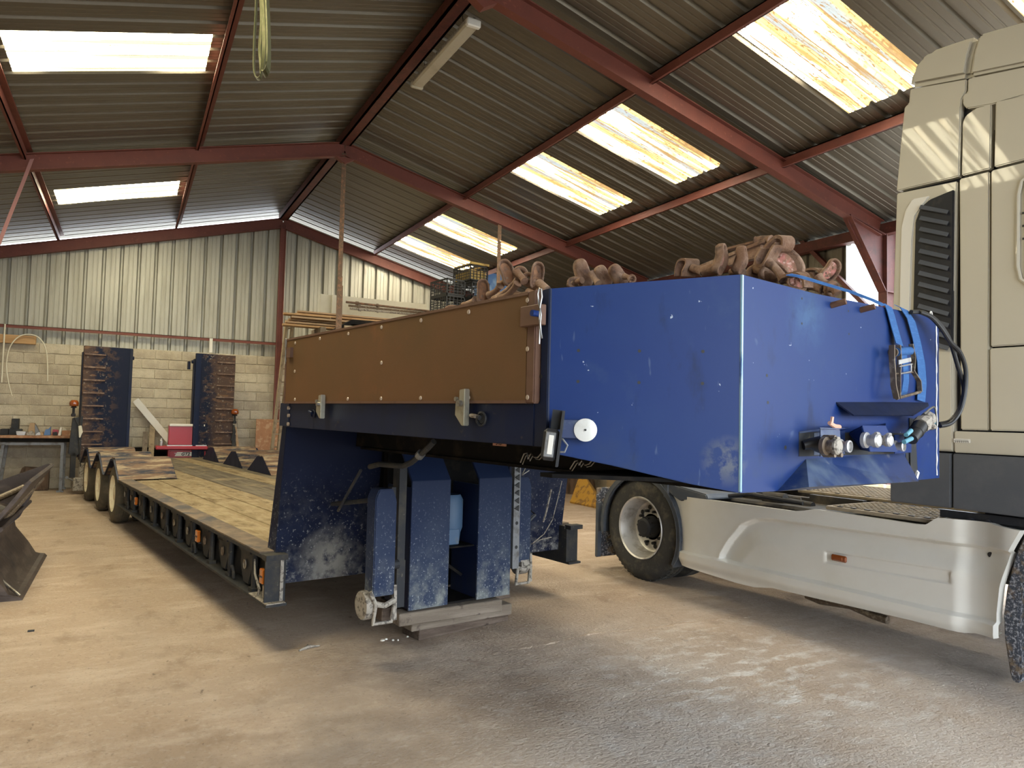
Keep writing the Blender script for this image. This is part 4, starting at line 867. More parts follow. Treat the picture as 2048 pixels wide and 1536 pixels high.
# side fairing: one curved moulding
def sstep(x, a, b):
    t = max(0, min(1, (x-a)/(b-a))); return t*t*(3-2*t)
def lin(x, P):
    if x <= P[0][0]: return P[0][1]
    for (a, b), (c, d) in zip(P, P[1:]):
        if x <= c: return b+(d-b)*(x-a)/(c-a)
    return P[-1][1]
BOT = [(.49,.26),(.8,.245),(1.15,.232),(1.32,.235),(1.50,.268),(1.8,.272),(2.6,.29),(2.93,.288),(3.0,.305),(3.12,.308)]
TOP = [(.32,.895),(.6,.90),(1.2,.905),(1.68,.908),(1.78,.925),(1.86,.945),(2.0,.946),(2.64,.94),(2.70,.945),(2.77,1.0),(3.08,1.01),(3.12,1.0),(3.27,.992)]
LEF = [(.25,.49),(.41,.44),(.67,.38),(.89,.32)]
RIG = [(.30,3.115),(.46,3.12),(.62,3.14),(.82,3.19),(.90,3.225),(1.0,3.275)]
ARC = [(.93,.39),(.96,.46),(1.04,.58),(1.18,.735),(1.32,.80),(1.49,.82),(2.55,.842),(3.3,.86)]
def relief(s, z):
    d = 0
    d += .030*sstep(z, .405, .385) - .030*sstep(z, .34, .25)          # sill
    # recessed field under the arch line
    inner_top = lin(s, ARC); e = min(inner_top - z, (s-.93)*.9 if z < .5 else 9)
    if s > .90 and z > .392:
        # distance inside the arch
        dx = 9
        for (a, b), (c, dd) in zip(ARC, ARC[1:]):
            t = max(0, min(1, ((s-a)*(c-a)+(z-b)*(dd-b))/((c-a)**2+(dd-b)**2))); dx = min(dx, math.hypot(s-a-t*(c-a), z-b-t*(dd-b)))
        inside = z < inner_top and s > .93
        if inside: d -= .052*sstep(dx, 0, .024)*(1-.75*sstep(dx, .03, .22))*sstep(z,.392,.41)
        if not inside: d += .004*sstep(dx, .05, 0)
    d += .020*sstep(s, .70, .50)*0 - .045*sstep(s, .64, .36)**1.5     # turns in towards the wheel
    d -= .05*sstep(s, 2.86, 2.96)*sstep(3.25-s, 0, .2)*.6 - .045*sstep(s, 2.97, 3.2)  # hollow before the front arch
    x0, x1, za, zb_ = 1.95, 2.84, .555+.03*(s-1.95), .635+.03*(s-1.95)
    ddx = max(x0-s, s-x1, za-z, z-zb_); d -= .012*sstep(ddx, .008, -.006)
    if s > 3.0: d -= .006*sstep(abs(z-.843), .006, .002)
    return d
m = MB(); NX, NZ = 260, 100; G = []
for i in range(NX+1):
    col = []
    for j in range(NZ+1):
        t = j/NZ; a = i/NX
        z = .25+.7*t
        for _ in range(3):
            s_ = lin(z, LEF)+(lin(z, RIG)-lin(z, LEF))*a; zb_, zt_ = lin(s_, BOT), lin(s_, TOP); z = zb_+(zt_-zb_)*t
        col.append(m.b.verts.new((s_, -.02-relief(s_, z), z)))
    G.append(col)
for i in range(NX):
    for j in range(NZ): m.b.faces.new([G[i][j], G[i+1][j], G[i+1][j+1], G[i][j+1]])
# turned-in rims along all four edges
def rimstrip(row, off):
    r2 = [m.b.verts.new(v.co + Vector(off)) for v in row]
    for k in range(len(row)-1): m.b.faces.new([row[k], row[k+1], r2[k+1], r2[k]])
rimstrip([c[-1] for c in G], (0,.09,-.008)); rimstrip([c[0] for c in G], (0,.12,.02)); rimstrip(G[0], (-.01,.12,0)); rimstrip(G[-1], (.01,.05,0))
fr_ = kp('side_fairing', m, 'fair', smooth=35, recalc=False)
for pol in fr_.data.polygons: pass
m = MB(); c = atV(1677, 1117, -.02, K); m.box(c.x-.062, c.x+.062, -.026, -.004, c.z-.024, c.z+.024, bev=.009); m.box(c.x-.035,c.x+.035,-.031,-.024,c.z-.014,c.z+.014,bev=.004); lp = kp('marker_lamp', m, 'amberlamp', fr_)
m = MB(); c2 = atV(1971, 1111, -.02, K); m.lathe([(0,.0),(.0165,0),(.0165,-.004)], Matrix.Translation((c2.x,-.040-relief(c2.x,c2.z)+.018,c2.z)) @ Matrix.Rotation(PI/2,4,'X'), 20); kp('round_hole', m, 'ink', fr_)
m = MB()
for a in ((1.5,.24),(2.3,.25)): m.box(a[0],a[0]+.5,.15,.5,.24,.33,bev=.03)
m.box(.55,2.7,.10,.70,.30,.80,bev=.05); kp('battery_and_tank', m, 'dkgrey')
m = MB(); m.box(.5,3.1,2.38,2.50,.26,.98,bev=.03); kp('unseen_far_fairing', m, 'fair')  # out of sight, added to stop light passing under the truck
m = MB(); m.box(.55,2.9,1.75,2.36,.30,.85,bev=.05); m.box(2.9,4.6,.95,1.6,.35,.75,bev=.04); kp('unseen_underside_boxes', m, 'dkgrey')  # unseen boxes added below the chassis to block light from the far side
m = MB(); m.tube([atV(x, y, .25, K) for x, y in ((1612,1192),(1640,1201),(1700,1212),(1745,1230),(1775,1240))], [.02,.03,.024,.03,.03], 10); kp('exhaust_pipe', m, 'greasy')
# catwalk plates
def grating(s0, s1, v0, v1, z, sk=0):
    m = MB(); P = [(s0+.03, v0), (s1, v0), (s1, v1), (s0+sk, v1), (s0, v0+.06)]; m.prism(P, z-.025, z, ax='z', bev=.006); g = kp('catwalk_plate', m, 'grate', smooth=0)
    m = MB(); n = int((s1-s0)/.045)
    for k in range(n):
        x = s0+.05+k*.045; m.box(x, x+.012, v0+.06, v1-.04, z, z+.005)
    for k in range(int((v1-v0)/.06)):
        y = v0+.07+k*.06; m.box(s0+.05, s1-.03, y, y+.012, z, z+.006)
    kp('tread_ribs', m, 'grate', g, kind='stuff')
    m = MB()
    for k in range(7):
        x = s0+.12+(s1-s0-.2)*k/6; 
        for y in (v0+.045, v1-.05): m.box(x-.02, x+.02, y-.008, y+.008, z+.002, z+.008)
    kp('slots', m, 'ink', g, kind='stuff')
grating(1.90, 2.74, .03, .74, .975); grating(.98, 2.9, .98, 2.0, .975)
m = MB(); m.box(.55, 1.85, .30, .74, .80, .90, bev=.02); m.cyl((.6,.5,.93),(1.5,.5,.90),.035,10); m.cyl((.45,.35,.93),(1.3,.62,.93),.02,8); m.cyl((1.05,.45,.93),(1.25,.47,.93),.055,12); m.box(1.3,1.8,.74,.80,.86,.97); m.box(-.5,.6,.9,1.6,.93,1.02,bev=.02); kp('frame_hardware', m, 'chassis')
m = MB(); m.tube([(.85,.20,.93),(1.0,.28,.96),(1.2,.30,.95),(1.5,.36,.93)], .018, 8); kp('air_pipe', m, 'dkgrey')
# bristled front mud flap and arch
m = MB(); fl = [(3.275,.985),(3.215,.82),(3.17,.62),(3.15,.45),(3.155,.31),(3.185,.10),(3.20,.065),(3.235,.07),(3.245,.12),(3.235,.30),(3.235,.50),(3.27,.72),(3.33,.90),(3.36,1.0)]
m.prism(fl, .0, .42, bev=.008); kp('front_mud_flap', m, 'flap')
# ---- cab
m = MB(); m.box(2.90, 4.90, .09, 2.41, 1.05, 3.95, bev=.05); kp('cab_shell', m, 'dkgrey')
def panel(name, P, mt='cab', v=.0, th=.06, bev=.012, **k):
    bev = min(bev, .007) if th < .1 else bev
    m = MB(); m.prism(P, v, v+th, bev=bev); return kp(name, m, mt, smooth=40, **k)
panel('lower_deflector', [(2.46,1.44),(2.457,2.4),(2.487,3.255),(2.89,3.235),(2.865,2.2),(2.865,1.44)], v=.012)
panel('pillar_trim', [(2.50,2.20),(2.52,3.0),(2.55,3.12),(2.60,3.185),(2.72,3.18),(2.62,3.06),(2.60,2.9),(2.575,2.12),(2.575,1.60),(2.50,1.60)], 'white', v=.004, th=.03)
panel('narrow_trim', [(2.715,1.445),(2.715,2.105),(2.855,2.105),(2.86,1.445)], 'cab', v=.0, th=.03)
m = MB(); m.prism([(2.50,1.46),(2.50,3.2),(2.60,3.85),(2.70,4.0),(2.98,4.0),(2.98,1.46)], .055, .075); kp('gap_backing', m, 'dkgrey', smooth=0); m = MB(); m.prism([(2.47,1.09),(2.47,1.44),(2.98,1.44),(2.98,1.07)], .055, .075); kp('step_gap_backing', m, 'dkgrey', smooth=0); m = MB(); m.prism([(2.60,1.1),(2.60,3.9),(2.98,3.9),(2.98,1.1)], 2.42, 2.50); kp('far_deflector', m, 'cab', smooth=0)  # dark backing added so no brightness shows through the near panel gaps
# louvre with slats
m = MB(); m.prism([(2.60,2.13),(2.625,3.02),(2.66,3.11),(2.72,3.15),(2.875,3.18),(2.86,2.13)], -.004, .04, bev=.006); lv = kp('louvre_frame', m, 'dkgrey', smooth=40)
for k in range(13):
    z = 2.14+k*.076; x0 = 2.645+.02*(z-2.1)
    m = MB(); m.plate([(x0, -.006, z+.075), (2.845, -.006, z-.005), (2.845, -.030, z-.032), (x0, -.030, z+.045)], .006); kp('slat', m, 'grey', lv, smooth=0)
panel('upper_deflector', [(2.487,3.27),(2.52,3.62),(2.545,3.86),(2.575,3.875),(2.585,3.975),(2.955,3.90),(2.95,3.82),(2.925,3.78),(2.915,3.70),(2.915,3.60),(2.905,3.262)], v=.006)
panel('roof_cap', [(2.572,3.99),(2.60,4.10),(2.645,4.165),(2.72,4.195),(2.90,4.185),(3.02,4.17),(2.985,4.06),(2.962,3.915)], v=.0, th=.25, bev=.03)
panel('roof_side', [(2.970,3.915),(2.993,4.06),(3.03,4.17),(3.40,4.12),(3.9,4.02),(4.4,3.8),(4.4,3.6),(3.4,3.84)], v=.0, th=.25, bev=.02)
panel('roof_band', [(2.955,3.70),(2.93,3.74),(2.93,3.80),(2.96,3.81),(2.963,3.90),(3.35,3.835),(4.4,3.6),(4.4,3.5),(3.35,3.665),(3.1,3.675)], v=.004)
m = MB(); m.prism([(2.60,3.90),(2.70,4.15),(3.2,4.14),(4.3,3.85),(4.3,3.5),(2.95,3.5),(2.95,3.90)], .05, 2.45, bev=.02); kp('roof_shell', m, 'cab')
panel('sleeper_side_upper', [(2.918,3.262),(2.926,3.62),(2.945,3.66),(3.0,3.685),(3.10,3.69),(3.09,3.262)], v=.010)
panel('sleeper_side_upper', [(3.115,3.262),(3.125,3.69),(3.4,3.65),(4.4,3.49),(4.4,3.262)], v=.004)
panel('cab_side', [(2.905,1.585),(2.905,3.245),(3.085,3.245),(3.075,2.10),(3.07,1.585)], v=.010, bev=.010)
for za, zb_ in ((2.115, 3.245), (1.585, 2.105)):
    panel('cab_side', [(3.082 if za < 2 else 3.088,za),(3.098 if za > 2 else 3.082,zb_),(4.6,zb_),(4.6,za)], v=.002, bev=.010)
panel('cab_sill', [(2.868,1.436),(2.868,1.575),(4.6,1.575),(4.6,1.436)], v=.004, bev=.006)
m = MB(); m.tube([(3.26,-.004,2.52),(3.245,-.004,2.60),(3.252,-.004,3.05),(3.27,-.004,3.13),(3.33,-.004,3.17),(3.9,-.004,3.17),(3.9,-.004,2.46),(3.32,-.004,2.46)], .012, 8, closed=True); m.box(3.28,3.88,-.008,.004,2.50,3.13,bev=.01); kp('locker_door', m, 'cab')
m = MB()
for z in (2.92,2.84,2.76): m.box(3.275,3.30,-.013,-.007,z,z+.012)
kp('locker_vents', m, 'ink', kind='stuff')
panel('step_panel', [(2.445,1.07),(2.445,1.428),(2.848,1.428),(2.845,1.07)], 'grey', v=.0, bev=.008)
panel('step_panel', [(2.855,1.07),(2.858,1.428),(4.4,1.425),(4.4,1.05)], 'grey', v=.004, bev=.008)
m = MB(); m.plate([(2.50,-.001,1.30),(2.56,-.001,1.32),(2.56,-.001,1.325),(2.50,-.001,1.308)], .001); kp('panel_line', m, 'dkgrey')
m = MB(); m.box(3.0,3.4,.10,.5,.96,1.06,bev=.01); m.box(2.75,3.3,.06,.10,1.00,1.05); 
for x in (2.95,3.05): m.cyl((x,.05,1.0),(x,.02,1.0),.02,10)
kp('under_cab_bracket', m, 'dkgrey', smooth=0)
a = atV(1907, 877, .0, K); b = atV(1940, 886, .0, K)
m = MB(); m.box(a.x, b.x, .000, .006, b.z, a.z); st = kp('data_label', m, 'sticker')
m = MB()
for k in range(14): x = a.x+.006+(b.x-a.x-.012)*k/14; m.box(x, x+.0022, -.001, .001, a.z-.020-.0045*(k%2), a.z-.012)
m.box(a.x+.01, b.x-.012, -.001, .001, a.z-.008, a.z-.0065); kp('print_marks', m, 'ink', st, kind='stuff')

# ================================================================ RATCHET STRAP AND COUPLING HOSE
def top_thing(name, fr, base, label, cat, group=None):
    return empty(name, fr @ Matrix.Translation(base), label, cat, group)
rs = top_thing('ratchet_strap', T, (UF, 1.7, 1.7), 'blue webbing ratchet strap hooked over the front of the blue gooseneck box', 'strap')
def up_(name, m, mt, parent, **k): m.fr = T; return m.obj(name, M[mt], parent, **k)
g = lambda x, y, d=.012: atU(x, y, UF+d)
m = MB(); P = [atZ(1578, 549, 2.17, T), atZ(1600, 553, 2.175, T), atZ(1650, 568, 2.17, T), atZ(1700, 583, 2.165, T), atZ(1745, 600, 2.158, T), g(1768, 611, .004)]
m.strip(P, (.004,.014,.004), .0015); up_('long_webbing', m, 'strap', rs, smooth=0)
m = MB(); m.strip([g(1776,611,.003), g(1781,625,.012), g(1789,655,.014), g(1799,690,.03)], (0,.036,-.006), .0015); up_('tight_webbing', m, 'strap', rs, smooth=0)
m = MB(); m.strip([g(1797,613,.003), g(1808,618,.015), g(1822,640,.018), g(1833,680,.016), g(1842,725,.014), g(1845,765,.014), g(1842,802,.012)], (0,.042,-.004), .0015); up_('webbing_tail', m, 'strap', rs, smooth=0)
m = MB(); m.strip([g(1806,700,.045), g(1811,730,.05), g(1812,760,.04), g(1809,783,.03), g(1806,790,.025)], (0,.028,-.002), .0015); up_('webbing_end', m, 'strap', rs, smooth=0)
m = MB(); m.cyl(g(1792,704,.04), g(1825,701,.04), .020, 16); up_('webbing_roll', m, 'strap', rs)
m = MB()
def bar(m, pts, r=.005, d=.055): m.tube([g(x, y, d) for x, y in pts], r, 8)
m.strip([g(1784,690,.055), g(1784,720,.055), g(1786,745,.06), g(1787,770,.065), g(1793,797,.07)], (.012,0,0), .004)
m.strip([g(1797,690,.05), g(1799,720,.05), g(1797,745,.055), g(1797,770,.06), g(1797,797,.07)], (.010,0,0), .003)
m.lathe([(.022,0),(.022,.008),(0,.01)], Matrix.Translation(g(1787,705,.05)) @ Matrix.Rotation(PI/2,4,'X'), 14)
m.strip([g(1822,688,.05), g(1827,715,.05), g(1825,742,.055), g(1838,762,.06), g(1840,783,.068)], (.010,0,0), .003)
bar(m, [(1793,797),(1840,784)], .007, .07); bar(m, [(1787,748),(1826,744)], .004)
rt = up_('ratchet_handle', m, 'greasy', rs)
m = MB(); m.plate([g(1798,720,.062), g(1822,715,.062), g(1823,723,.062), g(1798,729,.062)], .004); m.cyl(g(1799,733,.06), g(1824,728,.06), .0035, 6); bar(m, [(1799,748),(1822,743),(1822,728)], .003, .06); up_('ratchet_pawl', m, 'alu', rt)

hs = top_thing('coupling_hose', T, (UF+.05, 2.1, 1.5), 'black air hoses looping to a grey coupling head beside the blue ratchet strap', 'hose')
m = MB(); hz = [(1822,624),(1845,625),(1868,637),(1888,660),(1903,690),(1915,730),(1926,765),(1927,790),(1918,820),(1900,842),(1878,848)]
def smooth_pts(P, n=5):
    out = []
    for i in range(len(P)-1):
        p0, p1, p2, p3 = P[max(i-1,0)], P[i], P[i+1], P[min(i+2,len(P)-1)]
        for k in range(n):
            t = k/n; out.append(.5*((2*p1)+(p2-p0)*t+(2*p0-5*p1+4*p2-p3)*t*t+(3*p1-p0-3*p2+p3)*t**3))
    return out+[P[-1]]
m.tube(smooth_pts([atU(x, y, UF+.03+.05*math.sin(i/10*PI)) for i, (x, y) in enumerate(hz)]), .0105, 10); up_('outer_hose', m, 'hose', hs)
m = MB(); hz2 = [(1828,630),(1850,632),(1872,650),(1892,676),(1900,700),(1908,735),(1920,765),(1931,772),(1928,800),(1915,832),(1895,848),(1876,853)]
hz2 = [(1840,624),(1862,634),(1882,656),(1900,683),(1918,702),(1929,728),(1932,756),(1929,790),(1920,822),(1902,846),(1880,852)]
m.tube(smooth_pts([atU(x, y, UF+.05+.05*math.sin(i/10*PI)) for i, (x, y) in enumerate(hz2)]), .0105, 10); up_('inner_hose', m, 'hose', hs)
m = MB(); c = atU(1862, 631, UF+.06); m.tube([c+Vector((0,.012*math.cos(a),.020*math.sin(a))) for a in [2*PI*k/10 for k in range(10)]], .003, 5, closed=True); up_('cable_tie', m, 'white', hs)
m = MB(); p, q = atU(1822,878,UF+.10), atU(1840,852,UF+.10); m.tube([p, p.lerp(q,.5), p.lerp(q,.52), q], [.028,.030,.033,.033], 14); up_('rubber_grip', m, 'hose', hs)
m = MB(); q2 = atU(1858,836,UF+.10); m.tube([q, q.lerp(q2,.3), q.lerp(q2,.6), q2], [.036,.040,.030,.034], 10); m.tube([q2+Vector((0,.01,-.03)), q2+Vector((0,.045,-.04))], .014, 8); up_('coupling_head', m, 'dirtygrey', hs, label='mottled grey cast coupling head')
m = MB(); m.tube(smooth_pts([atU(x, y, UF+.10) for x, y in ((1848,828),(1868,814),(1873,835),(1873,852),(1865,858),(1852,855))], 4), .005, 8); up_('wire_handle', m, 'steel', hs)
m = MB(); m.cyl(atU(1853,836,UF+.105), atU(1872,838,UF+.085), .008, 8); m.cyl(atU(1853,842,UF+.105), atU(1872,846,UF+.085), .008, 8)
m.cyl(atU(1812,870,UF+.11), atU(1822,861,UF+.11), .010, 10); m.cyl(atU(1808,884,UF+.11), atU(1823,877,UF+.11), .010, 10); up_('blue_tubes', m, 'cyanhose', hs, kind='stuff')

# ================================================================ FORESTRY TRACK CHAINS ON THE GOOSENECK
RC = [R3.col[i].copy() for i in range(3)]
def facing(p, ang, yaw=0, pitch=0):
    """frame at p looking back at the viewer's side of the shed, rolled by ang degrees"""
    M3 = Matrix((RC[0], RC[1], RC[2])).transposed().to_4x4(); M3.translation = p
    return M3 @ Matrix.Rotation(math.radians(-ang), 4, 'Z') @ Matrix.Rotation(math.radians(yaw), 4, 'Y') @ Matrix.Rotation(math.radians(pitch), 4, 'X')
def shoe(parent, px, py, h, w_, ang, v, yaw=0, pitch=0, inner='chainin2', back=False):
    p = T @ atV(px, py, v); dist = (p-CAM).dot(-RC[2]); hh = h*dist/F/2; ww = w_*dist/F/2; d = ww*.9
    Mx = facing(p, ang, yaw+(180 if back else 0), pitch)
    def ring(sx, sz, z, ex=2.7, waist=.10):
        out = []
        for k in range(28):
            a = 2*PI*k/28; c, s_ = math.cos(a), math.sin(a)
            x = abs(c)**(2/ex)*(1 if c > 0 else -1); y = abs(s_)**(2/ex)*(1 if s_ > 0 else -1)
            x *= 1-waist*math.cos(y*PI)*.5 - .06*y
            out.append(Mx @ Vector((x*sx, y*sz, z + .25*d*math.cos(y*PI*.9))))
        return out
    def loft(rings, capA=False, capB=False):
        m = MB(); R_ = [[m.b.verts.new(p) for p in r] for r in rings]
        for A, B in zip(R_, R_[1:]):
            for k in range(28): m.b.faces.new([A[k], A[(k+1)%28], B[(k+1)%28], B[k]])
        if capA: m.b.faces.new(R_[0])
        if capB: m.b.faces.new(R_[-1])
        return m
    m = loft([ring(.35*ww,.5*hh,-d), ring(.75*ww,.82*hh,-d*.96), ring(.95*ww,.96*hh,-d*.6), ring(ww,hh,-d*.15), ring(ww*1.0,hh,.12*d), ring(ww*.90,hh*.94,.2*d), ring(ww*.74,hh*.84,.12*d), ring(ww*.66,hh*.78,-.35*d), ring(ww*.5,hh*.6,-.5*d)], True, True)
    o = m.obj('track_shoe', M['chain'], parent, smooth=60)
    m = loft([ring(ww*.62,hh*.74,-.30*d), ring(ww*.3,hh*.3,-.38*d)], False, True); m.obj('shoe_face', M[inner], o, smooth=60)
    return o
def link(parent, pts, v, r=8, fat=1.45, name='chain_link'):
    P = [T @ atV(x, y, v) for x, y in pts]; dist = (P[0]-CAM).dot(-RC[2]); rr = r*dist/F
    P = smooth_pts(P, 4); n = len(P); m = MB(); m.tube(P, [rr*(1+(fat-1)*abs(2*i/(n-1)-1)**2) for i in range(n)], 10)
    return m.obj(name, M['chain'], parent, smooth=60)
def ringlink(parent, px, py, w_, h, ang, v, r=6, yaw=0):
    p = T @ atV(px, py, v); dist = (p-CAM).dot(-RC[2]); k_ = dist/F; Mx = facing(p, ang, yaw)
    m = MB(); P = []
    for k in range(24):
        a = 2*PI*k/24; P.append(Mx @ Vector((w_/2*k_*math.cos(a), h/2*k_*math.sin(a), 0)))
    m.tube(P, r*k_, 8, closed=True); return m.obj('chain_link', M['chain'], parent, smooth=60)
def strapring(parent, pts, v, wd, th=.006):
    """flat forged bar bent into a loop"""
    P = smooth_pts([T @ atV(x, y, v) for x, y in pts], 4); m = MB()
    wv = (T.to_3x3() @ Vector((.5, .85, 0))).normalized()*wd; m.strip(P, wv, th); return m.obj('forged_loop', M['chain'], parent, smooth=60)
def chain_thing(px, py, v, label):
    p = T @ atV(px, py, v); return empty('track_chain', Matrix.Translation(p), label, 'chain', 'rusty forestry track chains piled on the gooseneck')
cA = chain_thing(1010, 590, .5, 'rusty track chain with three upright cup shoes behind the brown side panel')
x5 = lambda x, y: (850+x*.2344, 450+y*.2344)
shoe(cA, *x5(497,565), 50, 27, -2, .5, yaw=12); shoe(cA, *x5(703,402), 56, 30, -20, .5, yaw=15, inner='chainin2'); shoe(cA, *x5(958,428), 56, 28, 8, .5, yaw=10)
link(cA, [x5(545,600), x5(600,565), x5(640,520)], .5, 5.5); link(cA, [x5(590,640), x5(700,560), x5(800,470)], .48, 6); link(cA, [x5(780,400), x5(830,450), x5(850,480)], .45, 6.5)
link(cA, [x5(330,690), x5(390,660), x5(430,640)], .5, 5.5); link(cA, [x5(430,690), x5(540,655), x5(640,620)], .47, 4.5); link(cA, [x5(800,470), x5(880,510), x5(985,560)], .5, 5); link(cA, [x5(970,500), x5(1000,520), x5(1040,560)], .45, 9, 1.1)
link(cA, [x5(880,575), x5(960,590), x5(1040,590)], .45, 6); link(cA, [x5(720,560), x5(800,600), x5(900,600)], .5, 7); ringlink(cA, *x5(815,410), 22, 20, 30, .5, 4.5); ringlink(cA, *x5(880,450), 18, 14, 10, .5, 4); link(cA, [x5(640,630), x5(700,600), x5(760,540), x5(790,500)], .42, 6)
ringlink(cA, *x5(232,722), 26, 12, 0, .5, 3.5); link(cA, [x5(640,520), x5(690,470), x5(720,440)], .55, 6)
x5b = x5
cB = chain_thing(1200, 560, .9, 'rusty track chain with three dusty shoes seen from the back, at the box edge')
shoe(cB, *x5(1345,415), 60, 33, -18, .9, back=True); shoe(cB, *x5(1515,440), 46, 30, -28, .9, back=True); shoe(cB, *x5(1645,430), 48, 30, -35, .9, back=True)
ringlink(cB, *x5(1290,500), 30, 20, 15, .85, 4); link(cB, [x5(1230,520), x5(1280,490), x5(1340,470)], .85, 5); link(cB, [x5(1420,410), x5(1450,460), x5(1480,500)], .85, 6); link(cB, [x5(1700,440), x5(1740,450), x5(1760,480)], .85, 5); ringlink(cB, *x5(1765,462), 12, 14, 0, .85, 3)
cC = chain_thing(1500, 550, 1.3, 'largest rusty track chain heap with a wide red-faced cup shoe above the blue corner')
x6 = lambda x, y: (1320+x*.2148, 450+y*.2148)
strapring(cC, [x6(200,480), x6(205,400), x6(235,335), x6(290,325), x6(300,365), x6(270,430), x6(262,480)], 1.0, .035)
link(cC, [x6(300,400), x6(350,420), x6(400,440)], 1.0, 9, 1.0); link(cC, [x6(400,430), x6(470,410), x6(560,430)], 1.0, 11, .9)
shoe(cC, *x6(585,320), 64, 34, 12, 1.0, yaw=55, inner='chainin'); shoe(cC, *x6(775,330), 58, 34, 14, 1.05, yaw=60, inner='chain' )
m = MB(); a, b = T @ atV(*x6(380,400), 1.6), T @ atV(*x6(1000,150), 1.6); m.beam(a, b, .05, .02, bev=.003); a2, b2 = T @ atV(*x6(640,330), 1.6), T @ atV(*x6(960,240), 1.6); m.beam(a2, b2, .03, .07, bev=.004); a3, b3 = T @ atV(*x6(640,225), 1.62), T @ atV(*x6(1030,125), 1.62); m.beam(a3, b3, .04, .012); m.obj('track_plate', M['chain'], cC, smooth=0)
link(cC, [x6(900,150), x6(960,130), x6(1030,140)], 1.6, 7)
strapring(cC, [x6(930,370), x6(960,290), x6(1010,230), x6(1090,140), x6(1150,112), x6(1190,140), x6(1185,200), x6(1140,240), x6(1120,170)], 1.2, .03, .008)
strapring(cC, [x6(985,215), x6(930,320), x6(950,380), x6(1000,370), x6(1060,260), x6(1100,190)], 1.15, .025, .008)
shoe(cC, *x6(1165,325), 96, 52, -52, 1.25, yaw=18, inner='chainin')
link(cC, [x6(1010,350), x6(1070,400), x6(1120,460), x6(1150,510)], 1.1, 8, 1.3)
link(cC, [x6(860,410), x6(930,430), x6(1000,450)], 1.2, 9, 1.1); ringlink(cC, *x6(1000,450), 26, 18, 20, 1.15, 6); ringlink(cC, *x6(880,440), 24, 18, -20, 1.2, 6); link(cC, [x6(660,450), x6(720,430), x6(780,450)], 1.1, 9, .9); link(cC, [x6(940,450), x6(1020,480), x6(1100,500)], 1.15, 10, .9)
shoe(cC, *x6(1290,520), 42, 40, -75, 1.1, yaw=-10, pitch=-15, inner='chainin'); link(cC, [x6(1140,510), x6(1200,520), x6(1260,560)], 1.15, 7)
strapring(cC, [x6(1180,480), x6(1260,455), x6(1330,470), x6(1370,520), x6(1378,585)], 1.05, .02, .007)
cD = chain_thing(1650, 570, 1.7, 'rusty track chain end with one raised cup shoe behind the blue webbing')
shoe(cD, *x6(1600,420), 50, 32, 35, 1.9, yaw=12, inner='chainin'); strapring(cD, [x6(1380,450), x6(1400,420), x6(1470,410), x6(1520,430), x6(1540,480), x6(1500,500), x6(1440,450)], 1.9, .03)
link(cD, [x6(1470,480), x6(1520,540), x6(1560,610)], 1.8, 7); ringlink(cD, *x6(1600,600), 20, 24, 20, 1.8, 6); link(cD, [x6(1580,590), x6(1620,600), x6(1650,640)], 1.75, 8, 1.1); link(cD, [x6(1400,560), x6(1450,580), x6(1520,600)], 1.8, 8)
m = MB(T)
for k in range(150):
    u = random.uniform(7.7, 9.0); v = random.uniform(.25, 1.9); z = 1.66+random.random()*(.36 - .1*abs(v-1))
    a = random.random()*PI; b = random.uniform(-.5,.5); d = Vector((math.cos(a)*math.cos(b), math.sin(a)*math.cos(b), math.sin(b)*.4))*.09
    m.tube([Vector((u,v,z))-d, Vector((u,v,z)), Vector((u,v,z))+d], [.028,.018,.028], 6)
m.obj('chain_heap', M['chain'], None, smooth=60, label='heap of loose rusty links lying low behind the brown side panel', cat='chain', kind='stuff')
m = MB(T); P = [(6.6,.3),(7.4,.25),(7.5,1.3),(6.7,1.4)]

# ================================================================ TIMBER BLOCKING
def baulk(p, q, w_, h, label, mt='wood'):
    m = MB(T); m.beam(p, q, w_, h, bev=.006); return m.obj('timber_block', M[mt], None, smooth=0, label=label, cat='timber', group='timber blocks under the gooseneck support')
baulk((6.62,.88,.044), (6.56,1.72,.044), .22, .086, 'bottom old grey timber baulk flat on the floor under the support', 'wooddark')
baulk((6.68,.80,.130), (6.70,1.66,.130), .20, .082, 'middle old grey timber baulk lying on the bottom one')
baulk((6.82,.645,.217), (6.88,1.46,.217), .13, .086, 'top front timber baulk with a sawn yellowish end under the blue plates')
baulk((6.64,.60,.217), (6.60,1.74,.217), .14, .086, 'top rear dark timber baulk poking out at both sides of the stack', 'wooddark')

# ================================================================ THINGS BY THE BACK WALL
# workbench
A = [onp for onp in ()]
bx0, bx1 = -3.2, -.93
wb = empty('workbench', Matrix.Translation((-2.0, 16.0, 0)), 'long workbench with worn wooden top and grey steel frame against the block wall', 'bench')
m = MB(); m.box(bx0, bx1, 15.55, 16.28, 1.00, 1.045, bev=.005); m.obj('bench_top', M['plywood'], wb, smooth=0)
m = MB(); m.box(bx0, bx1, 15.58, 16.25, .93, 1.0); m.obj('apron', M['black'], wb, smooth=0)
for x, y in ((-1.05,15.65),(-2.02,15.75),(-1.05,16.2),(-2.02,16.2),(-3.1,15.65),(-3.1,16.2)):
    m = MB(); m.beam((x+(.05 if x < -1.5 else 0),y,.90),(x-(.03 if x<-1.5 else 0),y,.0),.05,.05,(0,1,0)); m.box(x-.06,x+.05,y-.04,y+.04,0,.03); m.obj('leg', M['galv'], wb, smooth=0)
m = MB(); m.box(bx0+.1, bx1-.1, 15.62, 15.67, .87, .92); m.obj('cross_rail', M['galv'], wb, smooth=0)
def small(name, P, y, d, mt, label, cat, bev=.006, z0=None):
    """outline in x,z standing at y, depth d"""
    m = MB(); m.prism(P, y, y+d, bev=bev); return m.obj(name, M[mt], None, smooth=40, label=label, cat=cat, group='clutter on the workbench')
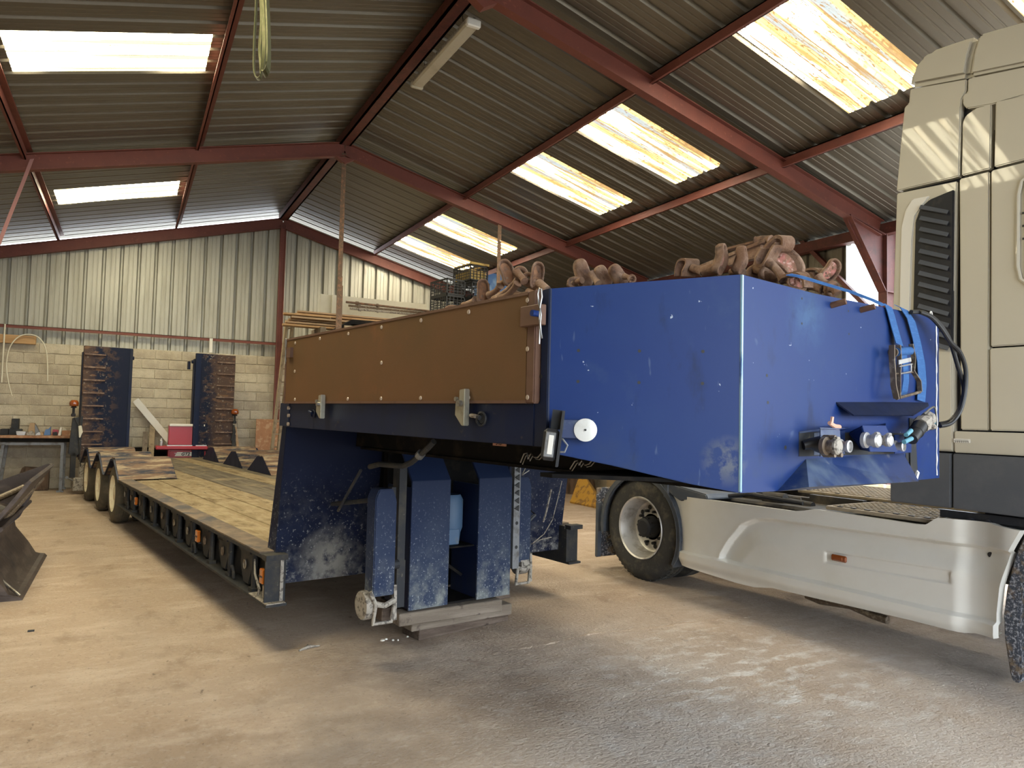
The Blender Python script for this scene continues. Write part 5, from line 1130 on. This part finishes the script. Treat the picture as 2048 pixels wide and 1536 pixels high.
def bx(px, py, y=15.8): p = atY(px, py, y); return (p.x, p.z)
zt = 1.046
def onb(name, px0, px1, hpx, y, d, mt, label, cat, shp=None):
    a = atY(px0, 860, y).x; b = atY(px1, 860, y).x; h = hpx*.0092; w_ = b-a
    shp = shp or [(0,0),(1,0),(1,1),(0,1)]
    return small(name, [(a+w_*x, zt+h*z) for x, z in shp], y, d, mt, label, cat)
onb('tool_case', 0, 16, 12, 15.75, .25, 'dkgrey', 'dark flat tool case at the left end of the bench', 'case', [(0,0),(1,0),(1,.8),(.9,1),(0,1)])
onb('machine_cover', 18, 44, 12, 15.85, .2, 'gunmetal', 'dark grey sloping cover lying on the bench beside the flat case', 'cover', [(0,0),(.6,0),(.7,.5),(1,.7),(.9,1),(.3,.9),(.1,1.25),(0,.8)])
onb('paint_tin', 22, 36, 32, 16.1, .2, 'gunmetal', 'dark upright metal tin at the back of the bench', 'tin')
onb('metal_tray', 32, 52, 8, 15.7, .2, 'alu', 'small pale metal tray on the bench', 'tray', [(.1,0),(.9,0),(1,.9),(0,1)])
onb('cardboard_box', 55, 70, 24, 15.9, .15, 'pine2', 'tan cardboard box with tapering sides on the bench', 'box', [(0,0),(1,0),(.9,1),(.25,1)])
onb('grey_wedge', 69, 81, 22, 15.95, .15, 'galv', 'grey wedge-shaped part beside the tan box', 'part', [(0,0),(1,0),(.6,.5),(.05,1)])
onb('oily_cloth', 52, 70, 10, 15.65, .15, 'dirtygrey', 'crumpled dirty cloth at the bench edge in front of the tan box', 'cloth', [(0,0),(1,0),(.8,.6),(.55,1),(.3,.6),(.1,.7)])
onb('metal_clip', 71, 81, 7, 15.65, .1, 'alu', 'pale bent metal clip at the bench edge', 'clip', [(0,0),(1,.1),(1,.8),(.7,1),(.2,.5)])
onb('blue_bag', 88, 101, 13, 15.75, .15, 'tarp', 'blue and white plastic bag on the bench', 'bag', [(0,0),(1,0),(.95,.8),(1,1.4),(.7,1),(.2,.9)])
onb('wood_offcut', 76, 88, 7, 15.7, .15, 'pine2', 'small wood offcut left of the blue bag', 'wood', [(0,0),(1,0),(.8,1),(.2,.8)])
onb('red_can', 104, 117, 12, 15.9, .1, 'redbox', 'small red and dark can right of the blue bag', 'can', [(0,0),(1,0),(1,.9),(.1,1)])
onb('black_bottle', 106, 115, 8, 15.65, .1, 'ink', 'black knobbly bottle right of the blue bag', 'bottle', [(0,0),(1,0),(1,.6),(.7,1),(.3,.8),(0,.9)])
onb('white_canister', 116, 124, 16, 15.7, .12, 'white', 'white leaning canister on the bench near the trailer', 'canister', [(0,0),(.7,0),(1,1),(.5,1)])
onb('paper_sheets', 119, 133, 18, 15.95, .1, 'whitepan', 'loose white papers behind the brown carton', 'paper', [(0,0),(1,0),(1,.7),(.4,.9),(.1,1)])
onb('brown_carton', 124, 143, 10, 15.7, .25, 'plywood', 'low brown carton at the right end of the bench', 'carton')
onb('small_jar', 140, 146, 18, 15.95, .08, 'white', 'small white jar at the right end of the bench', 'jar', [(.1,0),(.9,0),(1,.7),(.6,1),(.4,1),(0,.7)])
# log block under the bench
m = MB(); p = atY(43, 965, 15.95); m.prism([(p.x-.15,0),(p.x+.42,0),(p.x+.42,.42),(p.x,.45)], 15.95, 16.15, bev=.02); m.obj('wood_block', M['bark'], None, label='squat wooden block under the workbench', cat='wood')
# orange shelf board fixed on the wall, white tube and bent tube
m = MB(); a, b = atY(-30, 668, 16.2), atY(71, 689, 16.2); m.box(a.x, b.x, 16.20, 16.30, b.z, b.z+.16, bev=.004); m.obj('pine_board', M['pine'], None, smooth=0, label='orange pine board lying along the top of the block wall', cat='board')
m = MB(); m.tube([atY(10,648,16.19), atY(6,710,16.19), atY(3,765,16.19)], .014, 8); m.obj('plastic_tube', M['pvc'], None, label='straight white plastic tube hanging in front of the orange pine board', cat='tube')
m = MB(); m.tube(smooth_pts([atY(x, y, 16.12+.003*i) for i, (x, y) in enumerate([(24,792),(17,765),(13,735),(15,710),(22,690),(35,675),(52,669),(72,672),(86,685),(93,705),(95,730),(95,762)])]), .011, 7); m.obj('bent_tube', M['pvc'], None, label='white plastic tube bent in an arch against the block wall', cat='tube')
# planks, white board, tool chest
def leanbox(name, P, y, th, mt, label, cat, group=None):
    m = MB(); m.plate([atY(x, yy, y) for x, yy in P], th); return m.obj(name, M[mt], None, smooth=0, label=label, cat=cat, group=group)
def lean(name, p_top, p_bot, w_, mt, label, cat, y_top=16.2, y_bot=15.9, th=.03):
    t_ = atY(*p_top, y_top); b_ = atY(*p_bot, y_bot); d = (b_-t_); k = -t_.z/d.z; foot = t_+d*k
    m = MB(); m.beam(foot+Vector((0,0,.01)), t_, w_, th, (0,1,0), bev=.003) if False else m.beam(foot+Vector((0,0,.005)), t_, th, w_, (1,0,0), bev=.003)
    return m.obj(name, M[mt], None, smooth=0, label=label, cat=cat)
lean('rough_plank', (291,864), (289,905), .09, 'wood', 'shorter weathered plank leaning left of the taller plank', 'plank')
lean('rough_plank', (305,850), (302,912), .10, 'laddwood', 'taller brown plank leaning between the two raised ramps', 'plank')
m = MB(); a, b = atY(271, 800, 16.2), atY(338, 880, 16.12); d = (b-a)*1.25; m.beam(a, a+d, .13, .02, (0,1,0)); m.obj('white_board', M['white'], None, smooth=0, label='long white board leaning diagonally behind the red tool chest', cat='board')
tc = empty('tool_chest', Matrix.Translation((.95, 15.7, 0)), 'red tool chest and roller cabinet between the raised ramps', 'tool chest')
a = atY(338, 848, 15.6); b = atY(345, 890, 15.6)
m = MB(); m.box(a.x, a.x+.68, 15.6, 16.0, .88, 1.26, bev=.01); m.obj('top_chest', M['redbox'], tc, smooth=0)
m = MB(); m.box(a.x+.01, a.x+.66, 15.58, 15.62, 1.25, 1.30, bev=.008); m.obj('lid_handle', M['white'], tc, smooth=0)
m = MB(); m.box(a.x-.02, a.x+.7, 15.55, 16.0, .86, .88); m.obj('chrome_strip', M['alu'], tc, smooth=0)
m = MB(); m.box(a.x-.22, a.x+.72, 15.5, 16.05, .79, .86, bev=.015); m.obj('side_tray', M['redbox'], tc, smooth=0)
m = MB(); m.box(a.x+.0, a.x+.72, 15.6, 16.05, .10, .79, bev=.01); cb = m.obj('roller_cabinet', M['redbox'], tc, smooth=0)
for z0, z1 in ((.57,.76),(.40,.55),(.22,.38)):
    m = MB(); m.box(a.x+.03, a.x+.69, 15.585, 15.61, z0, z1, bev=.006); dr = m.obj('drawer', M['redbox'], tc, smooth=0)
    m = MB(); m.box(a.x+.12, a.x+.45, 15.575, 15.587, z1-.05, z1-.04); m.obj('handle', M['alu'], dr)
m = MB(); c = atY(363, 904, 15.58); m.prism([(c.x-.12, .66),(c.x+.26,.66),(c.x+.30,.74),(c.x-.08,.74)], 15.578, 15.584); ng = m.obj('name_plate', M['white'], tc, smooth=0)
text('GT2', .085, Matrix.Translation((c.x+.07, 15.574, .70)) @ Matrix.Rotation(PI/2, 4, 'X'), M['ink'], ng, .001, shear=.3, bold=.003)
for x in (a.x+.08, a.x+.62):
    m = MB(); m.cyl((x,15.75,.05),(x+.04,15.75,.05),.05,14); m.obj('castor', M['dkgrey'], tc)
m = MB(); c = a.x-.12; m.lathe([(0,0),(.035,0),(.037,.10),(.02,.125),(.018,.15),(0,.15)], Matrix.Translation((c,15.7,.862)), 16); m.obj('spray_can', M['alu'], None, label='small pale spray can on the tray of the red tool chest', cat='can')
m = MB(); a = atY(514, 838, 16.1); b = atY(560, 838, 16.1); m.box(a.x-.02, b.x+.3, 16.05, 16.08, 0, a.z); m.obj('plywood_sheet', M['plywood'], None, smooth=0, label='reddish plywood sheet standing against the wall behind the ladder', cat='plywood')
m = MB(); p = atY(470, 855, 15.9); q = atY(477, 912, 15.6); d = q-p; k = -p.z/d.z; m.beam(p, p+d*k, .05, .05); m.obj('wooden_pole', M['pine2'], None, smooth=0, label='pale wooden pole leaning right of the right-hand raised ramp', cat='pole')
m = MB(); m.box(.0, 1.9, 16.12, 16.28, .48, .53); m.box(.0,1.9,16.12,16.28,.72,.76); m.box(.0,1.9,16.12,16.28,.22,.26); m.box(.0,1.9,16.2,16.28,0,.8); m.obj('slatted_rack', M['black'], None, smooth=0, label='low dark slatted rack along the wall behind the planks', cat='rack')
m = MB(); m.box(atY(422,685,16.2).x-.03, atY(422,685,16.2).x+.03, 16.18, 16.22, 2.80, 3.10); m.obj('foam_strip', M['white'], None, label='short white strip stuck above the right-hand raised ramp', cat='strip')
# wooden ladder
ld = empty('wooden_ladder', Matrix.Translation((2.5, 13.4, 0)), 'tall weathered wooden ladder leaning beside the lumber rack', 'ladder')
YT, YF = 13.2, 14.0
LT, RT_ = atY(574, 640, YT), atY(586, 640, YT); LB, RB = atY(543, 905, YF), atY(556, 905, YF)
def down(a, b): d = b-a; return a+d*(-a.z/d.z)
for a, b in ((LT, LB), (RT_, RB)):
    m = MB(); m.beam(a, down(a, b), .05, .075); m.obj('rail', M['laddwood'], ld, smooth=0)
fa, fb = down(LT, LB), down(RT_, RB)
for k in range(13):
    t = (k+.6)/13.4; m = MB(); m.cyl(LT.lerp(fa, t), RT_.lerp(fb, t), .013, 8); m.obj('rung', M['laddwood'], ld)

# ---- storage platform hung from the second frame, with lumber, sheets, crates
pf = empty('storage_platform', Matrix.Translation((4.8, 12.4, 2.6)), 'steel and board storage platform hung from the middle roof frame', 'platform')
m = MB(); m.box(2.80, 8.9, 11.2, 13.9, 2.50, 2.56); m.obj('platform_board', M['wood'], pf, smooth=0)
m = MB(); m.box(2.80, 8.9, 11.16, 11.22, 2.40, 2.50); m.box(2.80, 8.9, 13.85, 13.91, 2.40, 2.50); m.obj('edge_angle', M['rustbar'], pf, smooth=0)
for xx, px in ((2.85, 684), (5.66, 997)):
    m = MB(); m.box(xx-.035, xx+.035, 11.08, 11.10, 2.42, 3.75); m.box(xx-.045, xx+.045, 11.07, 11.095, 2.5, 3.6) if xx < 3 else None; m.box(xx-.035, xx+.035, 11.105, 11.115, 3.3, RZ-SL*abs(xx-RX)-.30)
    hb = m.obj('hanger_bar', M['rustbar'], pf, smooth=0)
    m = MB()
    for z in ([3.45,3.28,3.05,2.72] if xx < 3 else [4.7,4.3,3.9]): m.cyl((xx,11.07,z),(xx,11.06,z),.014,8)
    m.obj('bolts', M['zinc'] if xx > 3 else M['rustbar'], hb, kind='stuff')
for x, y in ((8.7,13.7),(2.9,13.7),(5.6,13.7)):
    m = MB(); m.box(x-.05, x+.05, y-.05, y+.05, 0, 2.42); m.obj('post', M['rustbar'], pf, smooth=0)
# two bearers and the stacked lumber
yL = 12.6
for i, (l, r_, yy, h) in enumerate(((566, 900, 648, .028), (572, 905, 643, .028), (578, 905, 638, .026), (583, 905, 633, .030), (591, 905, 627, .028), (596, 905, 622, .026), (568, 640, 626, .026))):
    y0 = yL + .1*(i % 3) - .2; a = atY(l, yy, y0)
    for j in range(2):
        m = MB(); m.box(a.x+.03*j, a.x+.03*j+(2.75 if i < 6 else .8), y0+.12*j, y0+.12*j+.10, a.z-.55*h, a.z+.55*h, bev=.003); m.obj('lumber_board', M['pine2' if (i+j) % 2 else 'pine'], None, smooth=0, label='pale planed board in the lumber stack on the platform', cat='board', group='planed boards stacked on the storage platform')
za = atY(566, 648, yL).z
for x in (2.85, 4.6):
    m = MB(); m.box(x, x+.1, yL-.3, yL+.4, 2.56, za-.03, bev=.005); m.obj('timber_bearer', M['wood'], None, smooth=0, label='upright timber bearer under the %s end of the lumber stack' % ('left' if x < 4 else 'right'), cat='timber', group='bearers under the lumber stack')
a, b = atY(640, 588, 13.6), atY(852, 608, 13.6)
m = MB(); m.plate([atY(640,588,13.6), atY(666,591,13.6), Vector((atY(666,591,13.6).x,13.6,2.56)), Vector((a.x,13.6,2.56))], -.03); m.obj('cream_panel', M['whitepan'], None, smooth=0, label='narrow cream sheet standing at the left behind the lumber', cat='panel')
m = MB(); m.plate([atY(664,590,13.5), atY(852,609,13.5), Vector((b.x,13.5,2.56)), Vector((atY(664,590,13.5).x,13.5,2.56))], -.03); m.obj('cream_panel', M['whitepan'], None, smooth=0, label='long cream sheet standing behind the lumber and rods', cat='panel')
for i, (p, q) in enumerate((((692,604),(875,624)), ((697,611),(870,628)), ((700,617),(862,632)))):
    m = MB(); a, b = atY(*p, 12.9), atY(*q, 12.9); m.cyl(a, b, .022, 8); m.cyl(a.lerp(b,.1), a.lerp(b,.13), .034, 8); m.cyl(a.lerp(b,.32), a.lerp(b,.34), .034, 8)
    m.obj('scaffold_tube', M[('rustbar','greasy','dirtygrey')[i]], None, label=('topmost rusty tube lying over the lumber','middle brown tube lying over the lumber','lowest grey tube lying over the lumber')[i], cat='tube', group='tubes lying on the lumber stack')
# crates
def crate(name='plastic_crate'):
    t = empty('plastic_crate', W, 'black plastic crate', 'crate', 'black plastic crates stacked on the platform')
    L_, D_, H_ = .60, .40, .30; m = MB()
    for z in (.0, .27): 
        for x in (-L_/2, L_/2-.015): m.box(x, x+.015, -D_/2, D_/2, z, z+.03)
        for y in (-D_/2, D_/2-.015): m.box(-L_/2, L_/2, y, y+.015, z, z+.03)
    for x in (-L_/2, L_/2-.02):
        for y in (-D_/2, D_/2-.02): m.box(x, x+.02, y, y+.02, 0, H_)
    m.box(-L_/2, L_/2, -D_/2, D_/2, 0, .008)
    m.obj('crate_frame', M['crate'], t, smooth=0); m = MB()
    for k in range(1, 8):
        x = -L_/2+k*L_/8; 
        for y in (-D_/2+.004, D_/2-.010): m.box(x-.006, x+.006, y, y+.006, .03, .27)
    for k in range(1, 5):
        y = -D_/2+k*D_/5
        for x in (-L_/2+.004, L_/2-.010): m.box(x, x+.006, y-.006, y+.006, .03, .27)
    for z in (.08, .13, .18, .22):
        for y in (-D_/2+.005, D_/2-.011): m.box(-L_/2, L_/2, y, y+.006, z-.005, z+.005)
        for x in (-L_/2+.005, L_/2-.011): m.box(x, x+.006, -D_/2, D_/2, z-.005, z+.005)
    m.obj('crate_grid', M['crate'], t, smooth=0, kind='stuff'); return t
ang = math.radians(8)
c0 = crate(); base = atY(912, 590, 12.0); lab = ['bottom left','middle left','bottom right','middle right','top']
spots = []
XA = atY(902, 590, 12.1).x; XB = atY(944, 590, 12.1).x
z_mid = atY(905, 591, 11.9).z
put = [(XA-.05, z_mid-.30, 'left-hand black crate second from the top of its stack'), (XA-.05, z_mid, 'topmost black crate of the left-hand stack'), (XB+.02, z_mid-.30, 'black crate below two others in the right-hand stack'), (XB+.02, z_mid, 'black crate directly under the one holding yellow slats'), (XB-.02, z_mid+.31, 'topmost black crate, filled with yellow slats'), (XA-.05, z_mid-.60, 'left-hand black crate third from the top of its stack'), (XB+.02, z_mid-.60, 'lowest black crate of the right-hand stack')]
first = True; zz0 = min(p[1] for p in put)
for x, z, l in put:
    D = Matrix.Translation((x, 12.15, z)) @ Matrix.Rotation(PI/2+ang, 4, 'Z')
    if first: c0.matrix_world = D; c0['label'] = l; XFc = D; first = False
    else: c = copy_tree(c0, D, l)
m = MB(); m.box(XA-.28, XB+.28, 11.8, 12.5, 2.562, zz0-.002); m.obj('pallet_base', M['wood'], None, smooth=0, label='wooden pallet under the black crates', cat='pallet')
m = MB(); D = Matrix.Translation((XB-.02, 12.15, z_mid+.31)) @ Matrix.Rotation(PI/2+ang, 4, 'Z'); 
for k in range(5): m.box(-.27, .27, -.17+k*.07, -.12+k*.07, .012, .20+.012*(k % 2), D)
m.box(-.31,.31,-.20,-.15,.30,.33,D); m.box(-.31,.31,.13,.18,.30,.33,D); m.box(-.33,-.28,-.2,.2,.30,.34,D)
m.obj('slat_bundle', M['yellow'], None, smooth=0, label='bundle of yellow slats inside the topmost crate', cat='slats')
# blue sheeting beside the crates
m = MB(); P = [atY(960,555,12.6), atY(985,548,12.6), atY(1010,556,12.6), atY(1018,600,12.6), atY(1015,650,12.6), atY(958,650,12.6)]
m.prism([(p.x, max(p.z, 2.56)) for p in P], 12.4, 12.9, bev=.05); m.obj('blue_drum', M['tarp'], None, label='crumpled blue sheeting bundle right of the black crates', cat='sheeting')
# pallet collar and old board leaning just behind the brown panel
m = MB(); p = [atY(x, y, 11.6) for x, y in ((614,682),(688,640),(708,632),(700,662),(660,672))]
m.prism([(q.x, q.z) for q in (atY(613,684,11.6), atY(662,662,11.6), atY(700,641,11.6), atY(755,645,11.6), atY(765,652,11.6), atY(700,650,11.6), atY(665,668,11.6))], 11.45, 11.9, bev=.004); m.obj('warped_board', M['black'], None, smooth=0, label='dark warped board lying over the wooden box', cat='board')
m = MB(); a = atY(686, 655, 11.5); b = atY(706, 690, 11.5); m.box(a.x, b.x+.05, 11.42, 11.8, 2.56, a.z+.03, bev=.005); m.box(a.x-.25, a.x-.05, 11.42, 11.8, 2.56, a.z-.08, bev=.005); m.box(b.x+.05, b.x+.65, 11.5, 11.8, 2.56, a.z); m.obj('wooden_box', M['laddwood'], None, smooth=0, label='old wooden box of rough boards on the platform behind the brown panel', cat='box')

# ================================================================ HANGING THINGS
lm = empty('fluorescent_lamp', Matrix.Translation((3.2, 7.95, 5.9)), 'long yellowed fluorescent lamp hanging beside the ridge', 'lamp')
a = seen(948, 45, (1,0,0), 2.98); b = seen(833, 172, (1,0,0), 2.98)
m = MB(); m.beam(a, b, .15, .05, bev=.018); m.obj('diffuser', M['lampbody'], lm)
m = MB(); m.beam(a+Vector((0,0,.035)), b+Vector((0,0,.035)), .13, .045, bev=.006); m.obj('housing', M['dirtygrey'], lm)
d = (b-a).normalized(); m = MB(); m.beam(a-d*.012, a+d*.05, .158, .085, bev=.012); m.obj('end_cap', M['white'], lm)
m = MB(); m.beam(b-d*.04, b+d*.008, .158, .08, bev=.012); m.obj('end_cap', M['lampbody'], lm)
m = MB(); p = a+d*.25+Vector((0,0,.05)); m.tube([p, p+Vector((-.02,0,.12)), p+Vector((-.06,-.05,.22))], .004, 6); p = b-d*.3+Vector((0,0,.05)); m.tube([p, p+Vector((-.03,0,.2))], .003, 6); m.obj('hanging_wire', M['ink'], lm, kind='stuff')
m = MB(); X0 = .78; f_ = lambda x, y: seen(x, y, (1,0,0), X0)
m.strip(smooth_pts([f_(513,-40), f_(512,20), f_(509,80), f_(508,135), f_(513,156), f_(522,150), f_(519,100), f_(523,40), f_(527,-40)]), (.01,.025,0), .004); 
m.strip(smooth_pts([f_(532,-40), f_(535,20), f_(537,80), f_(536,130), f_(528,148), f_(523,120), f_(525,60), f_(522,-40)]), (.02,.05,.0), .006)
m.strip(smooth_pts([f_(526,-40), f_(530,40), f_(531,100), f_(527,145)]), (.02,.045,.01), .012)
m.obj('lifting_sling', M['sling'], None, label='dirty green webbing sling hanging in a loop from the roof purlin', cat='sling')
m = MB(); m.strip([atY(64,318,11.0), atY(48,360,10.9), atY(22,425,10.7), atY(-4,492,10.5)], (.022,.0,.008), .003); m.obj('pink_strap', M['pinkstrap'], None, label='faded pink strap slanting down from the left end of the middle rafter', cat='strap')

# ================================================================ LOADER BUCKET AT THE LEFT
bk = empty('loader_bucket', Matrix.Translation((-1.0, 8.1, 0)), 'worn steel loader bucket resting on the floor at the left edge', 'bucket')
yF, yN = 9.06, 7.10
prof_px = [(92,1112),(80,1108),(66,1085),(51,1060),(48,1045),(53,1020),(58,1012),(66,1014),(60,1005),(66,990)]
pr = [(atY(x, y, yF).x, atY(x, y, yF).z) for x, y in prof_px]; pr[0] = (pr[0][0], 0.0)
bkp = [(-.70,0.0),(-.775,.03),(-.86,.17),(-.975,.33),(-.995,.42),(-.965,.55),(-.93,.60),(-.88,.585),(-.87,.61),(-.93,.66),(-.90,.74)]
m = MB(); out = bkp; inn = [(x-.018, z) for x, z in bkp[1:]][::-1]
t = []
m.prism([(-.70,.0),(-.72,.02),(-.80,.05),(-.87,.17),(-.985,.33),(-1.005,.42),(-.975,.55),(-.945,.60),(-1.5,.75),(-1.5,.02)], yN+.0, yF, bev=.0); m.obj('bucket_shell', M['bucket'], bk, smooth=50)
m = MB(); m.prism([(-.695,.0),(-.72,.028),(-.86,.05),(-.86,.0)], yN-.02, yF+.02, bev=.002); m.obj('cutting_edge', M['bucket'], bk, smooth=0)
m = MB(); m.prism([(-.945,.585),(-.865,.60),(-.855,.575),(-.90,.53),(-.97,.54)], yN, yF+.02, bev=.004); m.obj('wear_bar', M['bucket'], bk)
a = atY(83, 957, 8.9); m = MB()
q = Vector((-1.05, 6.9, a.z-.02)); m.cyl(a, atY(-20, 1072, 7.4), .028, 12); m.cyl(a+Vector((-.02,.03,-.02)), atY(-20, 1005, 7.9), .03, 12); m.obj('top_bar', M['greasy'], bk)
m = MB(); P = [atY(84,955,8.95), atY(70,953,8.95), atY(45,968,8.9), atY(0,992,8.6), atY(-40,1015,8.3), atY(-40,1090,8.3), atY(0,1065,8.5), atY(48,1025,8.9), atY(58,1008,8.95), atY(76,975,8.95)]
c_ = [(p.x, p.z) for p in P]; m.prism(c_, 8.55, 8.62, bev=.004); m.obj('side_plate', M['bucket'], bk)
m = MB(); m.prism([(-.96,.56),(-.93,.62),(-.80,.80),(-.70,.93),(-.67,.97),(-.72,.985),(-1.05,.85),(-1.4,.70),(-1.4,.5)], yF-.06, yF, bev=.006); m.obj('side_plate', M['bucket'], bk)
m = MB(); m.prism([(-.955,.56),(-.78,.80),(-.68,.96),(-.70,.98),(-.80,.83),(-.975,.58)], yN, yF-.06); m.obj('spill_plate', M['bucket'], bk)
m = MB(); p, q = atY(0,1168,7.3), Vector((-.72,7.12,.03)); m.cyl(atY(-10,1150,7.3), q, .012, 8); m.obj('bright_edge', M['steel'], bk)

# ================================================================ FAR RIGHT FLOOR CLUTTER
jk = empty('yellow_stand', Matrix.Translation((7.8, 11.2, 0)), 'worn yellow steel stand with sloping sides on the floor beyond the trailer', 'stand')
c1, c2, c3, c4 = atZ(1140,1006,0), atZ(1207,1020,0), atZ(1200,993,0), atZ(1150,990,0); tp_ = atZ(1164,962,.45)
ctr = (c1+c2+c3+c4)/4; m = MB(); base = [c1,c2,c3,c4]; topc = Vector((tp_.x, tp_.y, .45)) 
def q4(c, k, z): r_ = ctr+(c-ctr)*k; return Vector((r_.x+(topc.x-ctr.x)*z/.45*.2, r_.y, z))
A = [q4(c, 1.0, .0) for c in base]; B = [q4(c, 1.0, .03) for c in base]; C_ = [q4(c, .90, .07) for c in base]; Dd = [q4(c, .25, .45) for c in base]; E_ = [q4(c, .25, .52) for c in base]
vs = A+B+C_+Dd+E_; fs = [(3,2,1,0)]
for l in range(4): fs += [(l*4+i, l*4+(i+1)%4, l*4+4+(i+1)%4, l*4+4+i) for i in range(4)]
fs += [(16,17,18,19)]; m.poly(vs, fs); m.obj('stand_body', M['jack'], jk, smooth=0)
m = MB(); m.box(c2.x-.10, c2.x+.02, c2.y-.05, c2.y+.05, .02, .28, bev=.01); m.obj('red_handle', M['redbox'], jk)
p = atZ(1180, 985, 0); m = MB(); pp = Vector((8.6, 12.5, 0)); m.tube([(8.60,12.9,0),(8.55,12.9,.5),(8.65,12.95,1.0),(8.65,12.9,1.5)], [.42,.38,.40,.36], 14); m.obj('tree_trunk', M['bark'], None, label='thick brown trunk section standing behind the yellow stand', cat='trunk')
m = MB(); m.tube([(7.7,13.1,0),(7.75,13.1,.6),(7.7,13.15,1.1)], [.30,.33,.28], 12); m.obj('tree_trunk', M['bark'], None, label='thinner brown trunk section left of the yellow stand', cat='trunk')
m = MB(); m.box(8.2,9.0,9.8,11.3,0,.9,bev=.03); m.obj('sheeted_pile', M['laddwood'], None, label='pale covered pile against the right wall behind the truck wheel', cat='pile')
# debris on the floor
m = MB(); a = atZ(598,1303,0); b = atZ(640,1293,0); m.tube([a+Vector((0,0,.006)), a.lerp(b,.4)+Vector((.01,.02,.012)), b+Vector((0,0,.006))], [.006,.012,.003], 6); m.tube([a.lerp(b,.3)+Vector((0,0,.01)), a.lerp(b,.5)+Vector((.0,.06,.01))], .005, 5); m.obj('dry_twig', M['dirtygrey'], None, label='pale dry twig on the floor in front of the trailer', cat='twig')
m = MB()
for px, py, r in ((765,1281,.018),(772,1279,.012),(786,1281,.010),(796,1281,.007),(815,1274,.009)):
    c = atZ(px, py, 0); m.lathe([(r,0),(r*.7,.008),(0,.009)], Matrix.Translation(c), 7)
m.obj('paint_chips', M['white'], None, label='few white chips on the floor beside the timber stack', cat='chips', kind='stuff')
m = MB(); c = atZ(62,1263,0); m.box(c.x-.02,c.x+.02,c.y-.01,c.y+.01,0,.01); m.obj('small_stone', M['ink'], None, label='tiny dark scrap on the floor at lower left', cat='scrap')
